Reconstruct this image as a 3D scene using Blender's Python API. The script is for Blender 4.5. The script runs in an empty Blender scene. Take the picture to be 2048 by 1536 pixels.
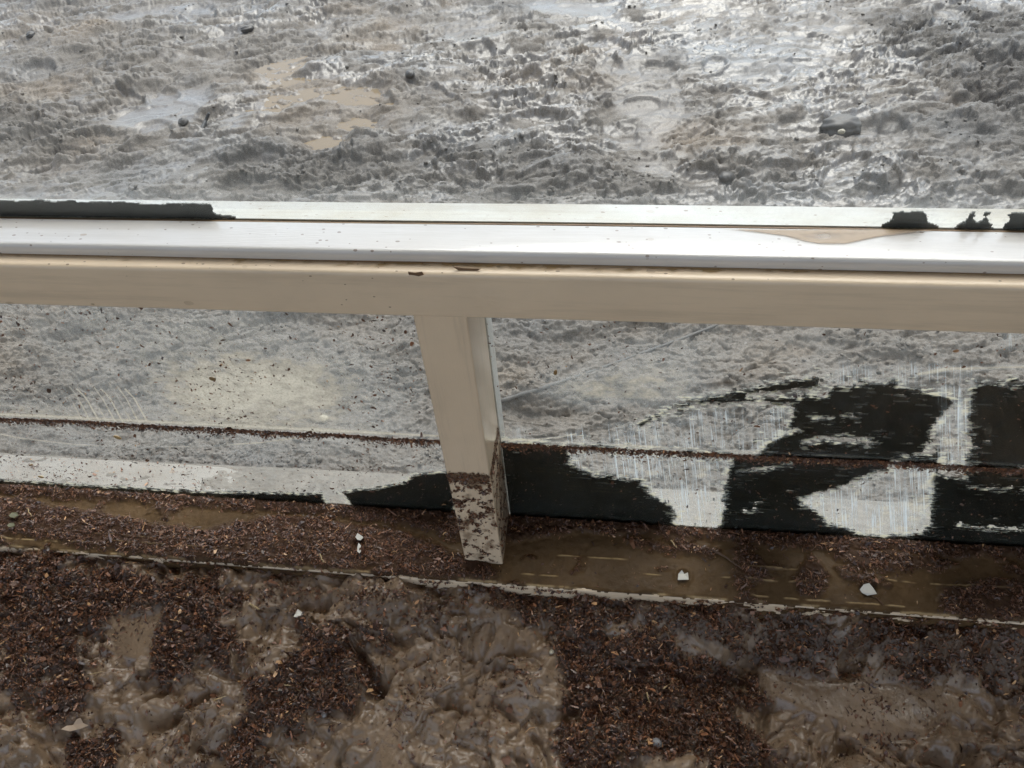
import bpy, bmesh, math, random
import numpy as np
from mathutils import Vector, Matrix
random.seed(7); rng = np.random.default_rng(11)
S = bpy.context.scene; C = S.collection
R = math.radians

# ------------------------------------------------------------------ camera, sky, sun, exposure
CAM = np.array([0.2565, -0.7179, 1.2505]); YAW, PITCH, ROLL, FPX = -0.18835, 0.81199, -0.096925, 1551.45
_f = np.array([math.sin(YAW)*math.cos(PITCH), math.cos(YAW)*math.cos(PITCH), -math.sin(PITCH)])
_r0 = np.array([math.cos(YAW), -math.sin(YAW), 0.0]); _u0 = np.cross(_r0, _f)
_r = _r0*math.cos(ROLL)+_u0*math.sin(ROLL); _u = -_r0*math.sin(ROLL)+_u0*math.cos(ROLL)
cd = bpy.data.cameras.new('camera'); cam = bpy.data.objects.new('camera', cd); C.objects.link(cam)
cam.matrix_world = Matrix(((_r[0], _u[0], -_f[0], CAM[0]), (_r[1], _u[1], -_f[1], CAM[1]), (_r[2], _u[2], -_f[2], CAM[2]), (0, 0, 0, 1)))
cd.sensor_width = 36; cd.lens = FPX*36/2048; cd.clip_start = 0.02; cd.clip_end = 500
S.camera = cam
SUN_EL, SUN_AZ = R(60), R(12)          # azimuth measured from straight out of the window (+y) to the right
w = bpy.data.worlds.new('World'); S.world = w; w.use_nodes = True
wn, wl = w.node_tree.nodes, w.node_tree.links
sky = wn.new('ShaderNodeTexSky'); sky.sky_type = 'NISHITA'; sky.sun_disc = False
sky.sun_elevation = SUN_EL; sky.sun_rotation = SUN_AZ; sky.dust_density = 2.0; sky.air_density = 1.0; sky.ozone_density = 1.0
hs = wn.new('ShaderNodeHueSaturation'); hs.inputs['Saturation'].default_value = 0.6
wl.new(sky.outputs[0], hs.inputs['Color']); wl.new(hs.outputs[0], wn['Background'].inputs['Color'])
wn['Background'].inputs['Strength'].default_value = 0.15
sl = bpy.data.lights.new('sun', 'SUN'); sl.energy = 1.15; sl.angle = R(48); sl.color = (1, .97, .93)
so = bpy.data.objects.new('sun', sl); C.objects.link(so)
sd = Vector((math.sin(SUN_AZ)*math.cos(SUN_EL), math.cos(SUN_AZ)*math.cos(SUN_EL), math.sin(SUN_EL)))
so.rotation_euler = (-sd).to_track_quat('-Z', 'Y').to_euler()
S.view_settings.view_transform = 'Standard'; S.view_settings.look = 'None'; S.view_settings.gamma = 1
S.view_settings.exposure = 1.22
S.render.engine = 'CYCLES'
cy = S.cycles; cy.use_denoising = True; cy.max_bounces = 10; cy.diffuse_bounces = 5; cy.transparent_max_bounces = 16
cy.sample_clamp_indirect = 8; cy.caustics_reflective = False; cy.caustics_refractive = False

# ------------------------------------------------------------------ measures (metres; 0 = top of the inner sill at the glass)
W, GL, GU = 0.07, 0.099, 0.078        # mullion width, lower glass plane, upper glass plane
ZW = 0.2251                           # flood line on the glass
ZF = -0.14                            # floor under the mud
ZY = -0.12                            # mean level of the yard
def ray(u, v): return _f + _r*(u-1024)/FPX - _u*(v-768)/FPX
def on_y(u, v, y): d = ray(u, v); return CAM + d*(y-CAM[1])/d[1]
def on_z(u, v, z): d = ray(u, v); return CAM + d*(z-CAM[2])/d[2]
def poly_y(pts, y): return np.array([on_y(a, b, y)[[0, 2]] for a, b in pts])
def poly_z(pts, z): return np.array([on_z(a, b, z)[:2] for a, b in pts])

# ------------------------------------------------------------------ noise
class Noise:
    def __init__(s, seed):
        g = np.random.default_rng(seed); s.p = np.tile(g.permutation(256), 2).astype(np.int32)
        a = g.uniform(0, 2*np.pi, 256); s.gx = np.cos(a).astype(np.float32); s.gy = np.sin(a).astype(np.float32)
    def __call__(s, x, y):
        x = np.asarray(x, np.float32); y = np.asarray(y, np.float32)
        xi = np.floor(x).astype(np.int32); yi = np.floor(y).astype(np.int32); xf = x-xi; yf = y-yi
        xi &= 255; yi &= 255
        u = xf*xf*xf*(xf*(xf*6-15)+10); v = yf*yf*yf*(yf*(yf*6-15)+10)
        def g(ix, iy, dx, dy):
            h = s.p[s.p[ix & 255]+(iy & 255)]; return s.gx[h]*dx+s.gy[h]*dy
        a = g(xi, yi, xf, yf); b = g(xi+1, yi, xf-1, yf); c = g(xi, yi+1, xf, yf-1); d = g(xi+1, yi+1, xf-1, yf-1)
        return ((a+(b-a)*u)+((c+(d-c)*u)-(a+(b-a)*u))*v)*1.5
def fbm(n, x, y, o=4, gain=.5):
    t = 0; a = 1.; f = 1.; m = 0
    for i in range(o):
        t = t+a*n(x*f+i*17.3, y*f-i*9.1); m += a; a *= gain; f *= 2.03
    return t/m
def ridged(n, x, y, o=4, gain=.55):
    t = 0; a = 1.; f = 1.; m = 0
    for i in range(o):
        t = t+a*(1-np.abs(n(x*f+i*7.7, y*f+i*3.9))*1.6); m += a; a *= gain; f *= 2.1
    return t/m
def billow(n, x, y, o=3, gain=.5):
    t = 0; a = 1.; f = 1.; m = 0
    for i in range(o):
        t = t+a*np.abs(n(x*f+i*11.7, y*f-i*5.3)); m += a; a *= gain; f *= 2.1
    return t/m
N1, N2, N3, N4, N5, N6 = [Noise(k) for k in (1, 2, 3, 4, 5, 6)]
sstep = lambda a, b, x: (lambda t: t*t*(3-2*t))(np.clip((x-a)/(b-a), 0, 1))
def sdf(poly, x, y):
    """signed distance to a polygon, negative inside"""
    x = np.asarray(x, np.float32); y = np.asarray(y, np.float32)
    d = np.full(x.shape, 1e9, np.float32); ins = np.zeros(x.shape, bool)
    n = len(poly)
    for i in range(n):
        ax, ay = poly[i]; bx, by = poly[(i+1) % n]; ex, ey = bx-ax, by-ay
        t = np.clip(((x-ax)*ex+(y-ay)*ey)/max(ex*ex+ey*ey, 1e-12), 0, 1)
        d = np.minimum(d, (x-ax-t*ex)**2+(y-ay-t*ey)**2)
        if abs(ey) > 1e-12: ins ^= ((ay > y) != (by > y)) & (x < ex*(y-ay)/ey+ax)
    d = np.sqrt(d); return np.where(ins, -d, d)
def seg_dist(pts, x, y):
    d = np.full(np.shape(x), 1e9, np.float32)
    for (ax, ay), (bx, by) in zip(pts[:-1], pts[1:]):
        ex, ey = bx-ax, by-ay; t = np.clip(((x-ax)*ex+(y-ay)*ey)/max(ex*ex+ey*ey, 1e-12), 0, 1)
        d = np.minimum(d, (x-ax-t*ex)**2+(y-ay-t*ey)**2)
    return np.sqrt(d)

# ------------------------------------------------------------------ object helpers
def tag(o, label=None, cat=None, group=None, kind=None):
    if label: o['label'] = label
    if cat: o['category'] = cat
    if group: o['group'] = group
    if kind: o['kind'] = kind
    return o
def link(name, me, mat=None, parent=None):
    o = bpy.data.objects.new(name, me); C.objects.link(o)
    if mat and not me.materials: me.materials.append(mat)
    if parent: o.parent = parent
    return o
def np_mesh(name, V, F, mat, parent=None, attrs=None, smooth=True):
    """V (n,3), F (m,4) or (m,3) arrays to one mesh object"""
    V = np.ascontiguousarray(V, np.float32); F = np.ascontiguousarray(F, np.int32); k = F.shape[1]
    me = bpy.data.meshes.new(name); me.vertices.add(len(V)); me.vertices.foreach_set('co', V.ravel())
    me.loops.add(F.size); me.loops.foreach_set('vertex_index', F.ravel())
    me.polygons.add(len(F)); me.polygons.foreach_set('loop_start', np.arange(0, F.size, k, dtype=np.int32))
    me.polygons.foreach_set('use_smooth', np.full(len(F), smooth))
    me.update(calc_edges=True); me.validate()
    for an, av in (attrs or {}).items():
        a = me.attributes.new(an, 'FLOAT', 'POINT'); a.data.foreach_set('value', np.ascontiguousarray(av, np.float32).ravel())
    return link(name, me, mat, parent)
def grid_faces(ny, nx, mask=None):
    i = np.arange(ny*nx).reshape(ny, nx)
    q = np.stack([i[:-1, :-1], i[:-1, 1:], i[1:, 1:], i[1:, :-1]], -1).reshape(-1, 4)
    return q if mask is None else q[mask.ravel()]
def compact(V, F, attrs=None):
    used, inv = np.unique(F, return_inverse=True)
    return V[used], inv.reshape(F.shape), {k: np.ravel(v)[used] for k, v in (attrs or {}).items()}
def round_profile(pts, radii, seg=4):
    """2-D polygon with rounded corners"""
    out = []; n = len(pts)
    for i in range(n):
        p = Vector(pts[i]); a = Vector(pts[i-1])-p; b = Vector(pts[(i+1) % n])-p; r = radii[i]
        if r <= 0: out.append(tuple(p)); continue
        la, lb = min(r, a.length*.45), min(r, b.length*.45); A = p+a.normalized()*la; B = p+b.normalized()*lb
        for k in range(seg+1):
            t = k/seg; q = A*(1-t)**2+p*2*t*(1-t)+B*t*t; out.append(tuple(q))
    return out
def prism(name, prof, x0, x1, mat, parent=None, wob=0.0006, step=.04):
    """profile in (y,z) run along x, slightly uneven like hand-painted timber"""
    n = len(prof); xs = np.linspace(x0, x1, max(2, int((x1-x0)/step))); V = []
    for k, x in enumerate(xs):
        dx = N5(x*3+x0, 0.3)*wob; dz = N6(x*2.3, 1.7)*wob
        V += [(x, y+dx, z+dz) for y, z in prof]
    bm = bmesh.new(); vs = [bm.verts.new(v) for v in V]; m = len(xs)
    for k in range(m-1):
        for i in range(n):
            j = (i+1) % n; f = bm.faces.new((vs[k*n+i], vs[k*n+j], vs[(k+1)*n+j], vs[(k+1)*n+i])); f.smooth = True
    bm.faces.new([vs[i] for i in range(n)][::-1]); bm.faces.new([vs[(m-1)*n+i] for i in range(n)])
    bmesh.ops.recalc_face_normals(bm, faces=bm.faces)
    me = bpy.data.meshes.new(name); bm.to_mesh(me); bm.free()
    try: me.set_sharp_from_angle(angle=R(35))
    except Exception: pass
    return link(name, me, mat, parent)
def post(name, prof, z0, z1, mat, parent=None):
    """profile in (x,y) run up z"""
    n = len(prof); zs = np.linspace(z0, z1, max(2, int((z1-z0)/.04)))
    bm = bmesh.new(); vs = []
    for z in zs: vs += [bm.verts.new((x+float(N5(z*4, 9.1))*.0006, y+float(N6(z*3, 2.2))*.0006, z)) for x, y in prof]
    for k in range(len(zs)-1):
        for i in range(n):
            j = (i+1) % n; f = bm.faces.new((vs[k*n+i], vs[k*n+j], vs[(k+1)*n+j], vs[(k+1)*n+i])); f.smooth = True
    bm.faces.new(vs[:n][::-1]); bm.faces.new(vs[-n:]); bmesh.ops.recalc_face_normals(bm, faces=bm.faces)
    me = bpy.data.meshes.new(name); bm.to_mesh(me); bm.free()
    try: me.set_sharp_from_angle(angle=R(35))
    except Exception: pass
    return link(name, me, mat, parent)
def box(name, lo, hi, mat, parent=None):
    bm = bmesh.new(); bmesh.ops.create_cube(bm, size=1)
    for v in bm.verts: v.co = [lo[i]+(v.co[i]+.5)*(hi[i]-lo[i]) for i in range(3)]
    me = bpy.data.meshes.new(name); bm.to_mesh(me); bm.free(); return link(name, me, mat, parent)
def empty(name, loc=(0, 0, 0)):
    o = bpy.data.objects.new(name, None); o.location = loc; C.objects.link(o); return o

# ------------------------------------------------------------------ materials
class Mat:
    def __init__(s, name):
        s.m = bpy.data.materials.new(name); s.m.use_nodes = True; s.t = s.m.node_tree; s.n = s.t.nodes; s.l = s.t.links
        s.b = s.n['Principled BSDF']; s.out = s.n['Material Output']; s.co = None
    def add(s, t, **k):
        n = s.n.new(t)
        for a, b in k.items(): setattr(n, a, b)
        return n
    def put(s, sock, v):
        if hasattr(v, 'is_output'): s.l.new(v, sock)
        elif isinstance(v, (tuple, list)) and len(v) == 3 and sock.type == 'RGBA': sock.default_value = (*v, 1)
        else: sock.default_value = v
    def coord(s, scale=(1, 1, 1), loc=(0, 0, 0)):
        if not s.co: s.co = s.add('ShaderNodeTexCoord')
        mp = s.add('ShaderNodeMapping'); mp.inputs['Scale'].default_value = scale; mp.inputs['Location'].default_value = loc
        s.l.new(s.co.outputs['Object'], mp.inputs[0]); return mp.outputs[0]
    def noise(s, sc, det=4, rough=.55, scale=(1, 1, 1), dist=0):
        n = s.add('ShaderNodeTexNoise'); n.inputs['Scale'].default_value = sc; n.inputs['Detail'].default_value = det
        n.inputs['Roughness'].default_value = rough; n.inputs['Distortion'].default_value = dist
        s.l.new(s.coord(scale), n.inputs['Vector']); return n.outputs['Fac']
    def attr(s, name): return s.add('ShaderNodeAttribute', attribute_name=name).outputs['Fac']
    def rng(s, v, a, b, c=0., d=1.):
        n = s.add('ShaderNodeMapRange'); s.put(n.inputs[0], v)
        for i, x in enumerate((a, b, c, d)): s.put(n.inputs[i+1], x)
        return n.outputs[0]
    def math(s, op, a, b=0.):
        n = s.add('ShaderNodeMath', operation=op); s.put(n.inputs[0], a); s.put(n.inputs[1], b); return n.outputs[0]
    def mix(s, f, a, b, mode='MIX'):
        n = s.add('ShaderNodeMix', data_type='RGBA', blend_type=mode); s.put(n.inputs[0], f); s.put(n.inputs[6], a); s.put(n.inputs[7], b); return n.outputs[2]
    def bump(s, h, strength=.5, dist=.002, base=None):
        n = s.add('ShaderNodeBump'); s.put(n.inputs['Strength'], strength); n.inputs['Distance'].default_value = dist
        s.l.new(h, n.inputs['Height'])
        if base: s.l.new(base, n.inputs['Normal'])
        return n.outputs[0]
    def set(s, **k):
        names = dict(color='Base Color', rough='Roughness', normal='Normal', coat='Coat Weight', coatr='Coat Roughness', ior='IOR', spec='Specular IOR Level', sub='Subsurface Weight')
        for a, v in k.items(): s.put(s.b.inputs[names[a]], v)
        return s.m

def plain(name, c, c2=None, rough=.6, sc=40, bump=.3):
    m = Mat(name); n = m.noise(sc, 4, .6)
    return m.set(color=m.mix(n, c, c2 or tuple(x*.6 for x in c)), rough=rough, normal=m.bump(n, bump, .002))
def paint(name, base, dirt, spots=True, grain=(1, 18, 18), crack=None, stain=.35, gloss=.3):
    m = Mat(name)
    g = m.noise(40, 3, .6, grain); big = m.noise(5, 4, .6); fine = m.noise(150, 3)
    col = m.mix(m.rng(big, .42, .75, 0, stain), base, dirt)
    col = m.mix(m.rng(m.noise(3, 5, .7, grain), .5, .68, 0, .28), col, tuple(c*.75 for c in dirt))
    if spots:
        v = m.add('ShaderNodeTexVoronoi'); v.inputs['Scale'].default_value = 55; v.inputs['Randomness'].default_value = 1
        m.l.new(m.coord((.55, 1, 1)), v.inputs['Vector'])
        sep = m.add('ShaderNodeSeparateColor'); m.l.new(v.outputs['Color'], sep.inputs[0])
        lim = m.rng(sep.outputs[0], .55, 1, -.02, .26)
        sp = m.math('LESS_THAN', m.math('ADD', v.outputs['Distance'], m.math('MULTIPLY', fine, .12)), m.math('ADD', lim, .02))
        sp = m.math('MULTIPLY', sp, m.rng(m.noise(2.2, 2), .42, .6))
        col = m.mix(m.math('MULTIPLY', sp, .75), col, (.3, .2, .11))
        v2 = m.add('ShaderNodeTexVoronoi'); v2.inputs['Scale'].default_value = 170; m.l.new(m.coord((.6, 1, 1)), v2.inputs['Vector'])
        sep2 = m.add('ShaderNodeSeparateColor'); m.l.new(v2.outputs['Color'], sep2.inputs[0])
        sp2 = m.math('LESS_THAN', v2.outputs['Distance'], m.rng(sep2.outputs[1], .8, 1, 0, .3))
        col = m.mix(m.math('MULTIPLY', sp2, .7), col, (.16, .1, .06))
    nb = m.bump(g, .35, .0016); nb = m.bump(fine, .12, .0006, nb); nb = m.bump(m.noise(14, 3), .25, .003, nb)
    if crack:
        v = m.add('ShaderNodeVectorMath', operation='DISTANCE'); m.l.new(m.coord(), v.inputs[0]); v.inputs[1].default_value = crack
        h = m.math('MULTIPLY', m.noise(70, 4, .7, (.5, 1, 1.4), 1.5), m.rng(v.outputs['Value'], .004, .03, 1, 0))
        nb = m.bump(h, .6, .004, nb)
    return m.set(color=col, rough=m.rng(big, .3, .7, .28, .5), normal=nb, spec=.5, coat=gloss, coatr=.12)
CREAM = (.75, .595, .415)
M_paint = paint('cream_paint', CREAM, (.50, .395, .275), crack=tuple(on_y(985, 600, -.004)))
M_board = paint('cream_paint_sky_sheen', (.58, .555, .52), (.49, .44, .37), stain=.3, gloss=1.)  # whitened cream: the sky's sheen on the board top is put into the colour
M_post = paint('cream_paint_upright', CREAM, (.5, .395, .275), grain=(18, 18, 1), spots=False, gloss=1.)
M_outer = paint('weathered_white_paint', (.48, .48, .45), (.32, .27, .18), stain=.8)
M_osill = paint('silty_outer_paint', (.33, .305, .26), (.22, .185, .14), stain=.8)
M_wall = Mat('plaster').set(color=(.72, .67, .6), rough=.8)
def wood():
    m = Mat('wet_bare_wood'); g = m.noise(30, 4, .6, (1, 14, 14))
    return m.set(color=m.mix(g, (.05, .028, .014), (.13, .08, .04)), rough=.3, normal=m.bump(g, .5, .002))
M_wood = wood()
M_rust = plain('rusty_grime', (.24, .15, .07), (.12, .065, .03), .6, 30)
M_grime = Mat('brown_grime').set(color=(.07, .04, .022), rough=.7)
def glass():
    m = Mat('window_glass'); tr = m.add('ShaderNodeBsdfTransparent'); tr.inputs[0].default_value = (.965, .985, .975, 1)
    gl = m.add('ShaderNodeBsdfGlossy'); gl.inputs['Roughness'].default_value = .01
    fr = m.add('ShaderNodeFresnel'); m.l.new(m.rng(m.add('ShaderNodeNewGeometry').outputs['Backfacing'], 0, 1, 1.45, 1/1.45), fr.inputs[0])   # the pane's inner and outer face reflect alike
    mx = m.add('ShaderNodeMixShader'); m.l.new(fr.outputs[0], mx.inputs[0]); m.l.new(tr.outputs[0], mx.inputs[1]); m.l.new(gl.outputs[0], mx.inputs[2])
    m.l.new(mx.outputs[0], m.out.inputs[0]); return m.m
M_glass = glass()
def film():
    """dried silt on the outside of the glass: thin, so light comes through it"""
    m = Mat('silt_film'); f = m.attr('film'); st = m.attr('streak'); rim = m.attr('rim')
    def ln(a, b, det):
        n = m.add('ShaderNodeTexNoise'); n.inputs['Scale'].default_value = 1; n.inputs['Detail'].default_value = det
        cx = m.add('ShaderNodeCombineXYZ'); m.l.new(m.math('MULTIPLY', m.attr('run'), a), cx.inputs[0])
        sp = m.add('ShaderNodeSeparateXYZ'); m.l.new(m.coord(), sp.inputs[0]); m.l.new(m.math('MULTIPLY', sp.outputs[2], b), cx.inputs[1]); m.l.new(cx.outputs[0], n.inputs['Vector']); return n.outputs['Fac']
    lines = ln(420, 7, 3); lines2 = ln(120, 4, 2)
    sk = m.math('MULTIPLY', st, m.math('ADD', m.rng(lines, .52, .66, 0, .85), m.rng(lines2, .54, .72, 0, .4)))
    grain = m.rng(m.noise(260, 4, .7), .35, .7, .75, 1.25)
    fa = m.math('MULTIPLY', f, grain)
    fac = m.add('ShaderNodeClamp'); m.l.new(m.math('ADD', m.math('ADD', fa, sk), m.math('MULTIPLY', rim, grain)), fac.inputs[0]); fac.inputs[2].default_value = .95
    col = m.mix(m.rng(f, .26, .55), (.52, .54, .54), (.62, .56, .46)); col = m.mix(sk, col, (.62, .66, .68)); col = m.mix(rim, col, (.66, .60, .44))
    tr = m.add('ShaderNodeBsdfTransparent'); d = m.add('ShaderNodeBsdfDiffuse'); t = m.add('ShaderNodeBsdfTranslucent')
    m.l.new(col, d.inputs[0]); m.l.new(col, t.inputs[0])
    a = m.add('ShaderNodeMixShader'); a.inputs[0].default_value = .62; m.l.new(d.outputs[0], a.inputs[1]); m.l.new(t.outputs[0], a.inputs[2])
    b = m.add('ShaderNodeMixShader'); m.l.new(fac.outputs[0], b.inputs[0]); m.l.new(tr.outputs[0], b.inputs[1]); m.l.new(a.outputs[0], b.inputs[2])
    m.l.new(b.outputs[0], m.out.inputs[0]); return m.m
M_film = film()
def crust(name, c):
    m = Mat(name); n = m.noise(30, 5, .6)
    return m.set(color=m.mix(n, tuple(x*.7 for x in c), tuple(x*1.3 for x in c)), rough=.9, spec=.05, normal=m.bump(m.noise(90, 3), .2, .001))
M_crust = crust('dark_mud_crust', (.013, .0125, .008)); M_crust2 = crust('grey_mud_crust', (.045, .044, .04))
def yardmat():
    m = Mat('wet_grey_mud'); wet = m.attr('wet'); dark = m.attr('dark'); tan = m.attr('tan')
    n1 = m.noise(7, 6, .65); n2 = m.noise(60, 6, .7); n3 = m.noise(260, 3, .7)
    col = m.mix(m.rng(n1, .35, .65), (.130, .112, .092), (.205, .182, .154)); col = m.mix(m.rng(m.noise(2.3, 3, .5, (.6, 1, 1)), .5, .66, 0, .55), col, (.165, .168, .168)); col = m.mix(m.rng(m.noise(3.1, 3, .5, (.6, 1, 1)), .55, .7, 0, .5), col, (.25, .185, .12))
    col = m.mix(m.rng(n2, .45, .7, 0, .5), col, (.085, .072, .059))
    col = m.mix(m.math('MULTIPLY', tan, .6), col, (.2, .145, .09))
    col = m.mix(m.math('MULTIPLY', dark, .7), col, (.04, .037, .034))
    col = m.mix(m.rng(n3, .52, .68, 0, .5), col, (.30, .275, .24)); col = m.mix(m.rng(n3, .48, .34, 0, .55), col, (.055, .048, .042))
    v = m.add('ShaderNodeTexVoronoi'); v.inputs['Scale'].default_value = 70; m.l.new(m.coord(), v.inputs['Vector'])
    sp = m.add('ShaderNodeSeparateColor'); m.l.new(v.outputs['Color'], sp.inputs[0])
    peb = m.math('LESS_THAN', v.outputs['Distance'], m.rng(sp.outputs[0], .86, 1, 0, .35))
    col = m.mix(m.math('MULTIPLY', peb, .5), col, m.mix(sp.outputs[1], (.05, .045, .04), (.36, .34, .3)))
    rough = m.math('SUBTRACT', m.rng(n2, .3, .7, .72, .5), m.math('MULTIPLY', wet, .32))
    nb = m.bump(n2, .4, .004); nb = m.bump(n3, m.rng(wet, 0, 1, .45, .12), .002, nb)
    return m.set(color=col, rough=rough, normal=nb, coat=m.math('MULTIPLY', wet, .5), coatr=.2, spec=m.rng(wet, 0, 1, .25, .5))
M_yard = yardmat()
def floormat(name, light, mid, dark, coat=.5, spec=.4):
    m = Mat(name); d = m.attr('debris'); wet = m.attr('wet'); ex = m.attr('bare')
    n1 = m.noise(9, 5, .6); n2 = m.noise(80, 5, .7); n3 = m.noise(300, 3, .7)
    col = m.mix(m.rng(n1, .3, .7), mid, light); col = m.mix(m.rng(n2, .5, .75, 0, .4), col, tuple(c*.55 for c in mid)); col = m.mix(m.rng(m.noise(5, 4, .6), .5, .68, 0, .6), col, tuple(c*.6 for c in mid))
    col = m.mix(m.math('MULTIPLY', d, m.rng(n2, .35, .6, .65, 1)), col, m.mix(n3, tuple(c*.6 for c in dark), tuple(c*1.5 for c in dark)))
    col = m.mix(ex, col, (.5, .36, .19))
    rough = m.math('SUBTRACT', m.rng(n2, .3, .7, .55, .36), m.math('MULTIPLY', wet, .26))
    nb = m.bump(n2, .28, .003); nb = m.bump(n3, .22, .0012, nb)
    return m.set(color=col, rough=rough, normal=nb, coat=m.math('MULTIPLY', wet, coat), coatr=.1, spec=spec)
M_floor = floormat('brown_flood_mud', (.275, .193, .122), (.185, .126, .079), (.04, .02, .011))
M_sillmud = floormat('wet_brown_mud', (.125, .078, .038), (.085, .052, .025), (.05, .027, .017), .0, .06)
M_osilt = floormat('grey_tan_silt', (.225, .20, .162), (.17, .15, .118), (.10, .075, .055))
def flake(name, a, b, c):
    m = Mat(name); t = m.attr('tint')
    r = m.add('ShaderNodeValToRGB'); e = r.color_ramp.elements; e[0].color = (*a, 1); e[1].color = (*c, 1); e[1].position = 1
    x = e.new(.72); x.color = (*b, 1); x = e.new(.93); x.color = (*tuple(q*1.7 for q in b), 1)
    m.l.new(t, r.inputs[0]); return m.set(color=r.outputs[0], rough=.36, spec=.6)
M_flake = flake('plant_debris', (.034, .014, .008), (.18, .080, .040), (.66, .40, .19))
M_twig = plain('twig_bark', (.13, .075, .045), (.05, .03, .02)); M_straw = plain('straw', (.5, .37, .19), (.34, .24, .12), .5)
M_white = plain('white_chip', (.74, .72, .65), (.55, .51, .43), .4); M_leafg = plain('green_leaf', (.13, .14, .07), (.15, .12, .07), .5)
M_leafp = plain('pale_dead_leaf', (.45, .34, .24), (.3, .21, .14), .6); M_stone = plain('dark_stone', (.045, .045, .043), (.02, .02, .02), .5)
M_pebble = plain('grey_pebble', (.26, .26, .26), (.15, .15, .16), .5); M_peb2 = plain('pale_pebble', (.5, .46, .36), (.36, .32, .24), .6)
M_dkst = plain('dark_wet_stone', (.065, .06, .055), (.12, .11, .096), .5, 14, .8); M_clod = plain('muddy_stone', (.05, .046, .042), (.085, .076, .066), .45); M_hose = plain('muddy_grey_hose', (.06, .06, .06), (.15, .135, .115), .6, 18); M_red = plain('reddish_bark', (.2, .09, .05), (.11, .05, .03), .6)
def water():
    m = Mat('puddle_water'); n = m.noise(5, 3)
    return m.set(color=m.mix(n, (.24, .175, .10), (.19, .15, .1)), rough=.06, ior=1.33, normal=m.bump(m.noise(40, 2), .05, .001))
M_water = water()

# ------------------------------------------------------------------ unseen room shell around the camera; back left open to brighten the inside
def struct(o, **k): return tag(o, kind='structure', **k)
struct(box('wall_left', (-3.2, -2.5, -.3), (-3.0, .16, 2.6), M_wall)); struct(box('wall_right', (3.0, -2.5, -.3), (3.2, .16, 2.6), M_wall))
struct(box('ceiling', (-3.2, -2.5, 2.45), (3.2, .16, 2.6), M_wall)); struct(box('wall_back_top', (-3, -2.5, 2.3), (3, -2.38, 2.45), M_wall))
struct(box('wall_front_left', (-3, -.02, -.3), (-2.32, .16, 2.45), M_wall)); struct(box('wall_front_right', (2.32, -.02, -.3), (3, .16, 2.45), M_wall))
struct(box('wall_front_top', (-2.32, -.02, 2.12), (2.32, .16, 2.45), M_wall))

# ------------------------------------------------------------------ window frame
fr = empty('window_frame', (0, 0, 0)); tag(fr, 'cream painted timber window frame with muddy glass above and below its thick rail', 'window', kind='thing')
X0, X1 = -2.25, 2.25
pA, pB = on_y(1024, 638.5, -.004), on_y(1024, 556, -.004)
zA, zB = float(pA[2]), float(pB[2])
rail = prism('rail', round_profile([(-.004, zA), (-.004, zB+.0035), (.018, zB+.0038), (.018, zB+.001), (.150, zB-.004), (.150, zA)], [.003, .007, .001, 0, .004, .004]), X0, X1, M_paint, fr)
zC = float(on_y(1024, 505.5, .0165)[2])
board = prism('top_board', round_profile([(.0165, zB+.0046), (.0150, zC), (GU-.004, zC-.001), (GU-.004, zB+.0046)], [.0015, .007, .002, 0]), X0, X1, M_board, fr)
prism('gap_line', [(.0172, zB+.0025), (.0172, zB+.0056), (.03, zB+.0056), (.03, zB+.0025)], X0, X1, M_rust, board, wob=.0022, step=.005)
prism('glazing_gap', [(GU-.0035, zC-.010), (GU-.0035, zC-.0015), (GU-.0002, zC-.0022), (GU-.0002, zC-.010)], X0, X1, M_rust, board, wob=.0012, step=.008)
zE = float(on_y(1024, 418, .143)[2])
prism('outer_bead', round_profile([(GU+.007, zB+.002), (GU+.007, zC-.004), (.143, zE), (.147, zB+.002)], [0, .001, .004, 0]), X0, X1, M_outer, fr)
sill = prism('sill', round_profile([(-.0383, -.0115), (GL+.02, -.0075), (GL+.02, -.06), (-.025, -.06), (-.0383, -.046)], [.004, 0, 0, 0, .005]), X0, X1, M_paint, fr)
prism('riser', [(-.022, -.06), (GL, -.06), (GL, -.3), (-.022, -.3)], X0, X1, M_wood, sill)
osf = on_z(300, 924, -.026)
prism('outer_sill', round_profile([(GL+.0205, -.016), (float(osf[1]), -.026), (float(osf[1]), -.05), (GL+.0205, -.07)], [0, .005, .004, 0]), X0, X1, M_osill, sill)
def mullion(x, bead=True):
    m = post('mullion', round_profile([(x, 0), (x+W, 0), (x+W, GL-.0005), (x, GL-.0005)], [.003, .003, 0, 0]), -.012, zA+.001, M_post, fr)
    if bead: post('outer_bead', round_profile([(x+.002, GL+.0095), (x+W+.0005, GL+.0095), (x+W-.003, .165), (x+.006, .165)], [.001, .001, .006, .006]), -.013, zA-.002, M_outer, m)
    return m
MULL = [-1.5, 0.0, 1.5]
for x in MULL: mullion(x)
for x in (X0-.07, X1): post('jamb', [(x, -.01), (x+.07, -.01), (x+.07, .15), (x, .15)], -.06, 2.12, M_post, fr)
prism('head', [(-.01, 2.05), (.15, 2.05), (.15, 2.12), (-.01, 2.12)], X0, X1, M_paint, fr)
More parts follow.
